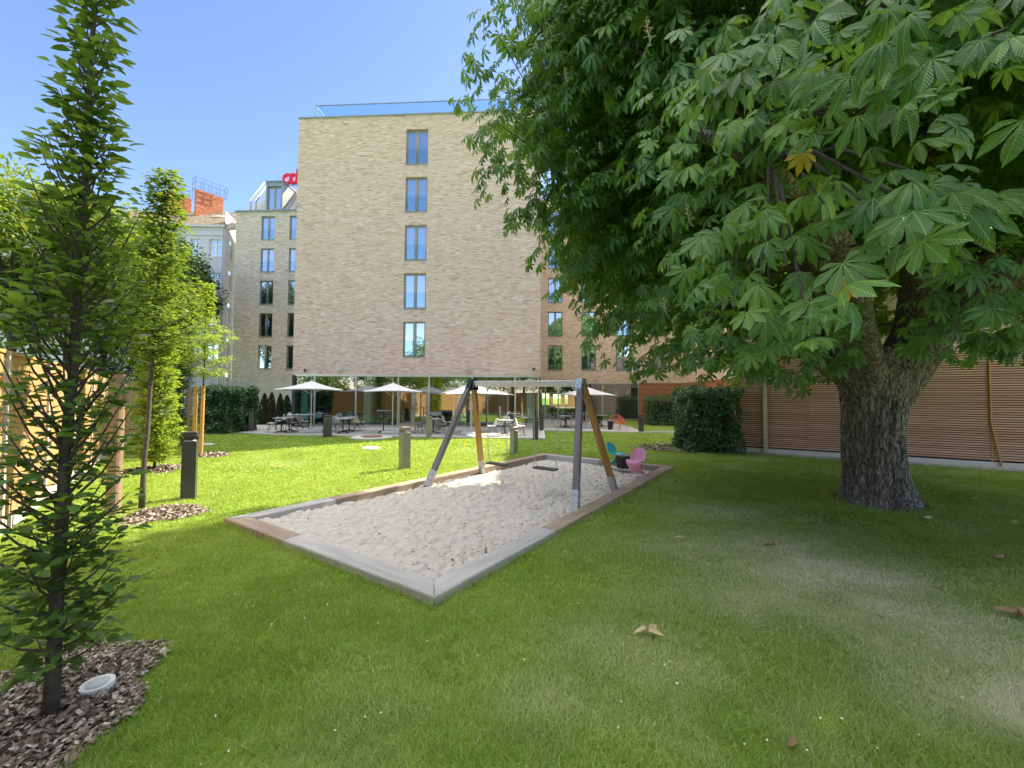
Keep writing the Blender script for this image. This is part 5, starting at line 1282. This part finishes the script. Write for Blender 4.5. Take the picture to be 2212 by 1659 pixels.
def big_tree(name, c, r_, label, mat, n, L0, trunk_h=None, flat=1.0, seed=1, group=None):
    rd = random.Random(seed); root = tag(empty(name, (c[0], c[1], 0)), label, 'tree', group); zc = c[2]
    mb = MB().tube([(0, 0, -.2), (.1, 0, zc * .5), (0, .1, zc + r_ * .3)], [.22, .18, .06], 10)
    P, Dv = [], []
    for k in range(26):
        a = rd.random() * 6.283; u = rd.uniform(-.7, .95); rr = r_ * (.55 + .35 * rd.random()); s_ = math.sqrt(max(0, 1 - u * u))
        q = Vector((math.cos(a) * s_ * rr, math.sin(a) * s_ * rr, zc + u * rr * flat)); mb.tube([(0, 0, zc * .7), tuple(q * .5 + Vector((0, 0, zc * .45))), tuple(q)], [.07, .04, .012], 5)
        m = n // 26; rc_ = r_ * (.30 + .22 * rd.random())
        d = rdir(m); rad = rc_ * (rng.rand(m) ** .35)
        pp_ = np.array(q)[None] + d * rad[:, None] * np.array([1, 1, .8]); P.append(pp_); Dv.append(d + np.array([0, 0, -.5]))
    mb.build('trunk', M['youngbark'], root)
    P = np.concatenate(P); Dv = np.concatenate(Dv); m = len(P); ls = L0 * (.6 + .7 * rng.rand(m))
    cc = leaf_obj('crown', [leaf_arrays(P, Dv + rdir(m) * .4, rdir(m, .5) * .7 + np.array([0, 0, 1.]), ls, ls * .33, LEAF4)], mat); cc.parent = root
    return root
def BT(x, y, Y): p = V(x, y, Y); return (p.x, p.y, p.z)
big_tree('leafy_tree', BT(30, 560, 21), 4.9, 'big yellow-green tree behind the reed fence at the left edge', M['linden'], 40000, .22, seed=1, group='big trees behind the fence')
big_tree('leafy_tree', BT(225, 650, 25), 4.2, 'yellow-green rounded tree behind the reed fence, above the round post', M['linden'], 32000, .22, seed=2, group='big trees behind the fence')
big_tree('leafy_tree', BT(335, 610, 30), 3.6, 'dark green tree in front of the grey apartment house', M['darktree'], 22000, .24, seed=3, group='big trees behind the fence')
big_tree('leafy_tree', BT(392, 625, 33), 2.5, 'small dark tree against the grey apartment house windows', M['darktree'], 12000, .22, seed=5, group='big trees behind the fence')
big_tree('leafy_tree', BT(300, 760, 27), 2.8, 'low dark bushy tree just behind the fence, left of the hedge', M['darktree'], 9000, .2, seed=6, group='big trees behind the fence')
big_tree('leafy_tree', (-11.5, 1.5, 5.4), 3.4, 'round green tree behind the fence, mirrored in the hotel windows', M['linden'], 9000, .22, seed=7, group='big trees behind the fence')
big_tree('leafy_tree', (-2.5, -9.5, 6.0), 4.2, 'round green tree beyond the rear fence, mirrored in the ground floor glass', M['linden'], 9000, .26, seed=9, group='big trees behind the fence')
for k, (x, y) in enumerate(((-28, -3), (-22, -7), (-16, -5), (-9, -9), (3.5, -13))): big_tree('leafy_tree', (x, y, 4.2 + (k % 2)), 3.6, 'background trees beyond the rear fence, seen only mirrored in the glass', M['linden'], 6000, .3, seed=20 + k, group='mirrored trees beyond the rear fence')
# hedges
def hedge(name, poly_c, w, d_, h, rz, label, n, L0=.085, mat='hedge'):
    root = tag(empty(name, (*poly_c, 0), rz), label, 'hedge')
    P, N_ = [], []
    m = n; f = rng.rand(m)
    aw, ad = d_ * h, w * h; tot = 2 * aw + 2 * ad + w * d_
    for k in range(m):
        r_ = f[k] * tot; u, v_ = rng.rand(2)
        if r_ < ad: p = (-w / 2 + u * w, -d_ / 2, v_ * h); nn = (0, -1, .4)
        elif r_ < 2 * ad: p = (-w / 2 + u * w, d_ / 2, v_ * h); nn = (0, 1, .4)
        elif r_ < 2 * ad + aw: p = (-w / 2, -d_ / 2 + u * d_, v_ * h); nn = (-1, 0, .4)
        elif r_ < 2 * ad + 2 * aw: p = (w / 2, -d_ / 2 + u * d_, v_ * h); nn = (1, 0, .4)
        else: p = (-w / 2 + u * w, -d_ / 2 + v_ * d_, h); nn = (0, 0, 1)
        P.append(p); N_.append(nn)
    P = np.array(P); N_ = np.array(N_, float)
    b = np.array([noise.noise(Vector(p) * 1.7 + Vector((poly_c[0], 0, 0))) for p in P]); b2 = np.array([noise.noise(Vector(p) * 5) for p in P])
    P = P + N_ * (b * .26 + b2 * .10 - rng.rand(m) ** 2 * .26 + .03)[:, None]; P[:, 2] = np.maximum(P[:, 2], .03)
    Dv = nz(N_ * .6 + rdir(m) * .9 + np.array([0, 0, -.35])); ls = L0 * (.6 + .6 * rng.rand(m))
    c = leaf_obj('foliage', [leaf_arrays(P, Dv, N_ + rdir(m) * .6 + np.array([0, 0, .6]), ls, ls * .33, LEAF)], M[mat]); c.parent = root
    mb = MB()
    rd = random.Random(int(w * 100))
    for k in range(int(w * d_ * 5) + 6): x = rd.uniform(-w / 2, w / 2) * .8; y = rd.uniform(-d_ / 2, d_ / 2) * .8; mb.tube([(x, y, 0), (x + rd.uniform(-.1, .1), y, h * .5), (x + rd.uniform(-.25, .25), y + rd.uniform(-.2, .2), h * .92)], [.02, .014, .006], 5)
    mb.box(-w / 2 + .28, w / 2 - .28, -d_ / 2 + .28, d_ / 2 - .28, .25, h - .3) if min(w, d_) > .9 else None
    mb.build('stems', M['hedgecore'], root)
    return root
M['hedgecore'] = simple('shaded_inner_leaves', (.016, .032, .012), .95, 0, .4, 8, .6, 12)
pa, pb = G(1490, 978), G(1600, 982); dxy = (pb - pa).normalized(); c = (pa + pb) / 2
ang = R(-6)
hedge('hedge', (c.x + .15, c.y + 1.05), (pb - pa).length + .05, 2.0, 2.17, ang, 'tall clipped green hedge block left of the slatted annex', 15000, .10)
pq = G(1428, 920); hedge('hedge', (pq.x + .55, pq.y + 1.4), 2.0, 2.6, 1.95, R(-6), 'darker hedge further back towards the hardwood cladding', 5000, .10)
pa, pb = G(428, 938), G(478, 938); c = (pa + pb) / 2
hedge('hedge', (c.x + .1, c.y + 1.2), (pb - pa).length + .3, 2.2, 2.15, R(-3), 'wide dark green hornbeam hedge between the stakes and the terrace', 14000, .12)
v, tr, r_ = chips(5.9, 15.2, 1.25, 1500, .07); tag(npmesh('bark_mulch', v, tr, M['chips'], attrs={'rnd': r_}), 'dark bark mulch bed at the foot of the tall clipped hedge block', 'mulch', kind='stuff')
# thujas
for k, (x, y0, mt, w_) in enumerate(((534.6, 856, 'thuja', .24), (551, 853, 'thuja', .26), (570, 852.5, 'thuja', .28), (585.5, 850.5, 'thujadead', .25), (604, 853, 'thuja', .22), (618.6, 856, 'thuja', .28))):
    p = G(x, 918); h_ = V(x, y0, p.y).z
    r0_ = tag(empty('thuja', p), ('narrow dark thuja closest to the hedge', 'narrow thuja, second from the hedge', 'narrow thuja left of the brown one', 'browning reddish narrow thuja', 'slim thuja right of the brown one', 'thuja nearest the glass corner of the main block')[k], 'shrub', 'row of thujas by the beige wall')
    n = 1500; f = rng.rand(n) ** 1.2; a = rng.rand(n) * 6.283; prf = np.interp(f, [0, .15, .5, .8, 1], [.85, 1, .8, .45, .03]) * w_ * (.85 + .3 * rng.rand(n)) * (1 + .12 * np.sin(a * 2 + f * 9))
    P = np.stack([prf * np.cos(a), prf * np.sin(a), f * h_], 1); Dv = np.stack([np.cos(a) * .5, np.sin(a) * .5, np.ones(n)], 1)
    c = leaf_obj('foliage', [leaf_arrays(P, Dv, np.stack([np.cos(a), np.sin(a), np.zeros(n)], 1) + rdir(n) * .5, np.full(n, .13), np.full(n, .03), LEAF4)], M[mt]); c.parent = r0_
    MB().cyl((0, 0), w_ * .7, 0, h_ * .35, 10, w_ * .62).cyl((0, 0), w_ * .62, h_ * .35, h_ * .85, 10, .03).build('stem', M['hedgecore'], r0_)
# potted plant by the rear tables
p = G(*z3(1290, 1010), .035); pl = tag(empty('potted_plant', (p.x, p.y, .035)), 'leafy green pot plant beside the right swing legs on the rear terrace', 'plant')
MB().cyl((0, 0), .13, 0, .28, 18, .16).build('pot', M['bollard'], pl); n = 160; a = rng.rand(n) * 6.283
c = leaf_obj('foliage', [leaf_arrays(np.stack([np.cos(a) * .08, np.sin(a) * .08, .3 + .2 * rng.rand(n)], 1), np.stack([np.cos(a), np.sin(a), .7 * np.ones(n)], 1), rdir(n, .3) + np.array([0, 0, 1.5]), .25 + .15 * rng.rand(n), np.full(n, .05), LEAF)], M['linden']); c.parent = pl
# fallen leaves and petals on the lawn
M['paleleaf'] = leafmat('pale_fallen_leaf', (.62, .52, .30), (.68, .60, .40), (.6, .48, .25), .2, (.7, .6, .3), .6); M['brownleaf'] = leafmat('brown_fallen_leaf', (.30, .17, .09), (.36, .22, .12), (.42, .28, .16), .1, (.4, .25, .1), .8)
FL = [((1400, 1366), .15, 'paleleaf', 'curled pale yellow leaf on the lawn, largest in the foreground', 3), ((1702, 1612), .10, 'brownleaf', 'curved brown leaf near the bottom edge of the lawn', 1), ((2076, 1510), .05, 'paleleaf', 'single pale leaflet at the lower right of the lawn', 1), ((2196, 1326), .17, 'brownleaf', 'crumpled brown leaf at the right edge of the lawn', 3),
      ((1472, 1162), .09, 'paleleaf', 'small yellow leaf on the lawn right of the sandbox timbers', 2), ((1665, 1178), .13, 'brownleaf', 'brown leaf on the dry patch of lawn', 2), ((1448, 1040), .12, 'paleleaf', 'pale leaf near the far right corner of the sandbox', 2), ((2010, 1120), .14, 'paleleaf', 'pale leaf lying right of the chestnut trunk', 2), ((2110, 1078), .12, 'paleleaf', 'yellowish leaf right of the chestnut, farther back', 2), ((2170, 1205), .14, 'brownleaf', 'tan leaf on the lawn between trunk and right edge', 2), ((350, 1243), .05, 'brownleaf', 'small dark leaf on the lawn left of the sandbox', 1)]
for (x, y), s_, mt, lb, nn_ in FL:
    p = G(x, y, .035); a = np.array([0, 2.6, 4.4])[:nn_] + rng.rand()
    P = np.zeros((nn_, 3)); Dv = np.stack([np.cos(a), np.sin(a) * .6, .35 * np.ones(nn_)], 1)
    tpl = (LEAF[0] * np.array([1, 1, 3.0]), LEAF[1])
    o = leaf_obj('fallen_leaf', [leaf_arrays(P, Dv, rdir(nn_, .2) * .6 + np.array([0, -.5, 1.0]), np.full(nn_, s_ * .8), np.full(nn_, s_ * .2), tpl)], M[mt]); o.location = p; tag(o, lb, 'leaf', 'fallen leaves on the lawn')
n = 200; yy = 1.7 + 8 * rng.rand(n) ** 1.6; xx = (rng.rand(n) * 2.2 - .9) * yy; k = lawn_ok(xx, yy); xx, yy = xx[k], yy[k]; n = len(xx)
tag(leaf_obj('petals', [leaf_arrays(np.stack([xx, yy, .03 + .012 * rng.rand(n)], 1), rdir(n, .2), rdir(n, .3) + np.array([0, 0, 1.3]), .010 + .012 * rng.rand(n), .005 + .003 * rng.rand(n), LEAF4)], simple('white_petal', (.75, .72, .66), .7)), 'tiny white petals sprinkled over the near lawn', 'petals', kind='stuff')
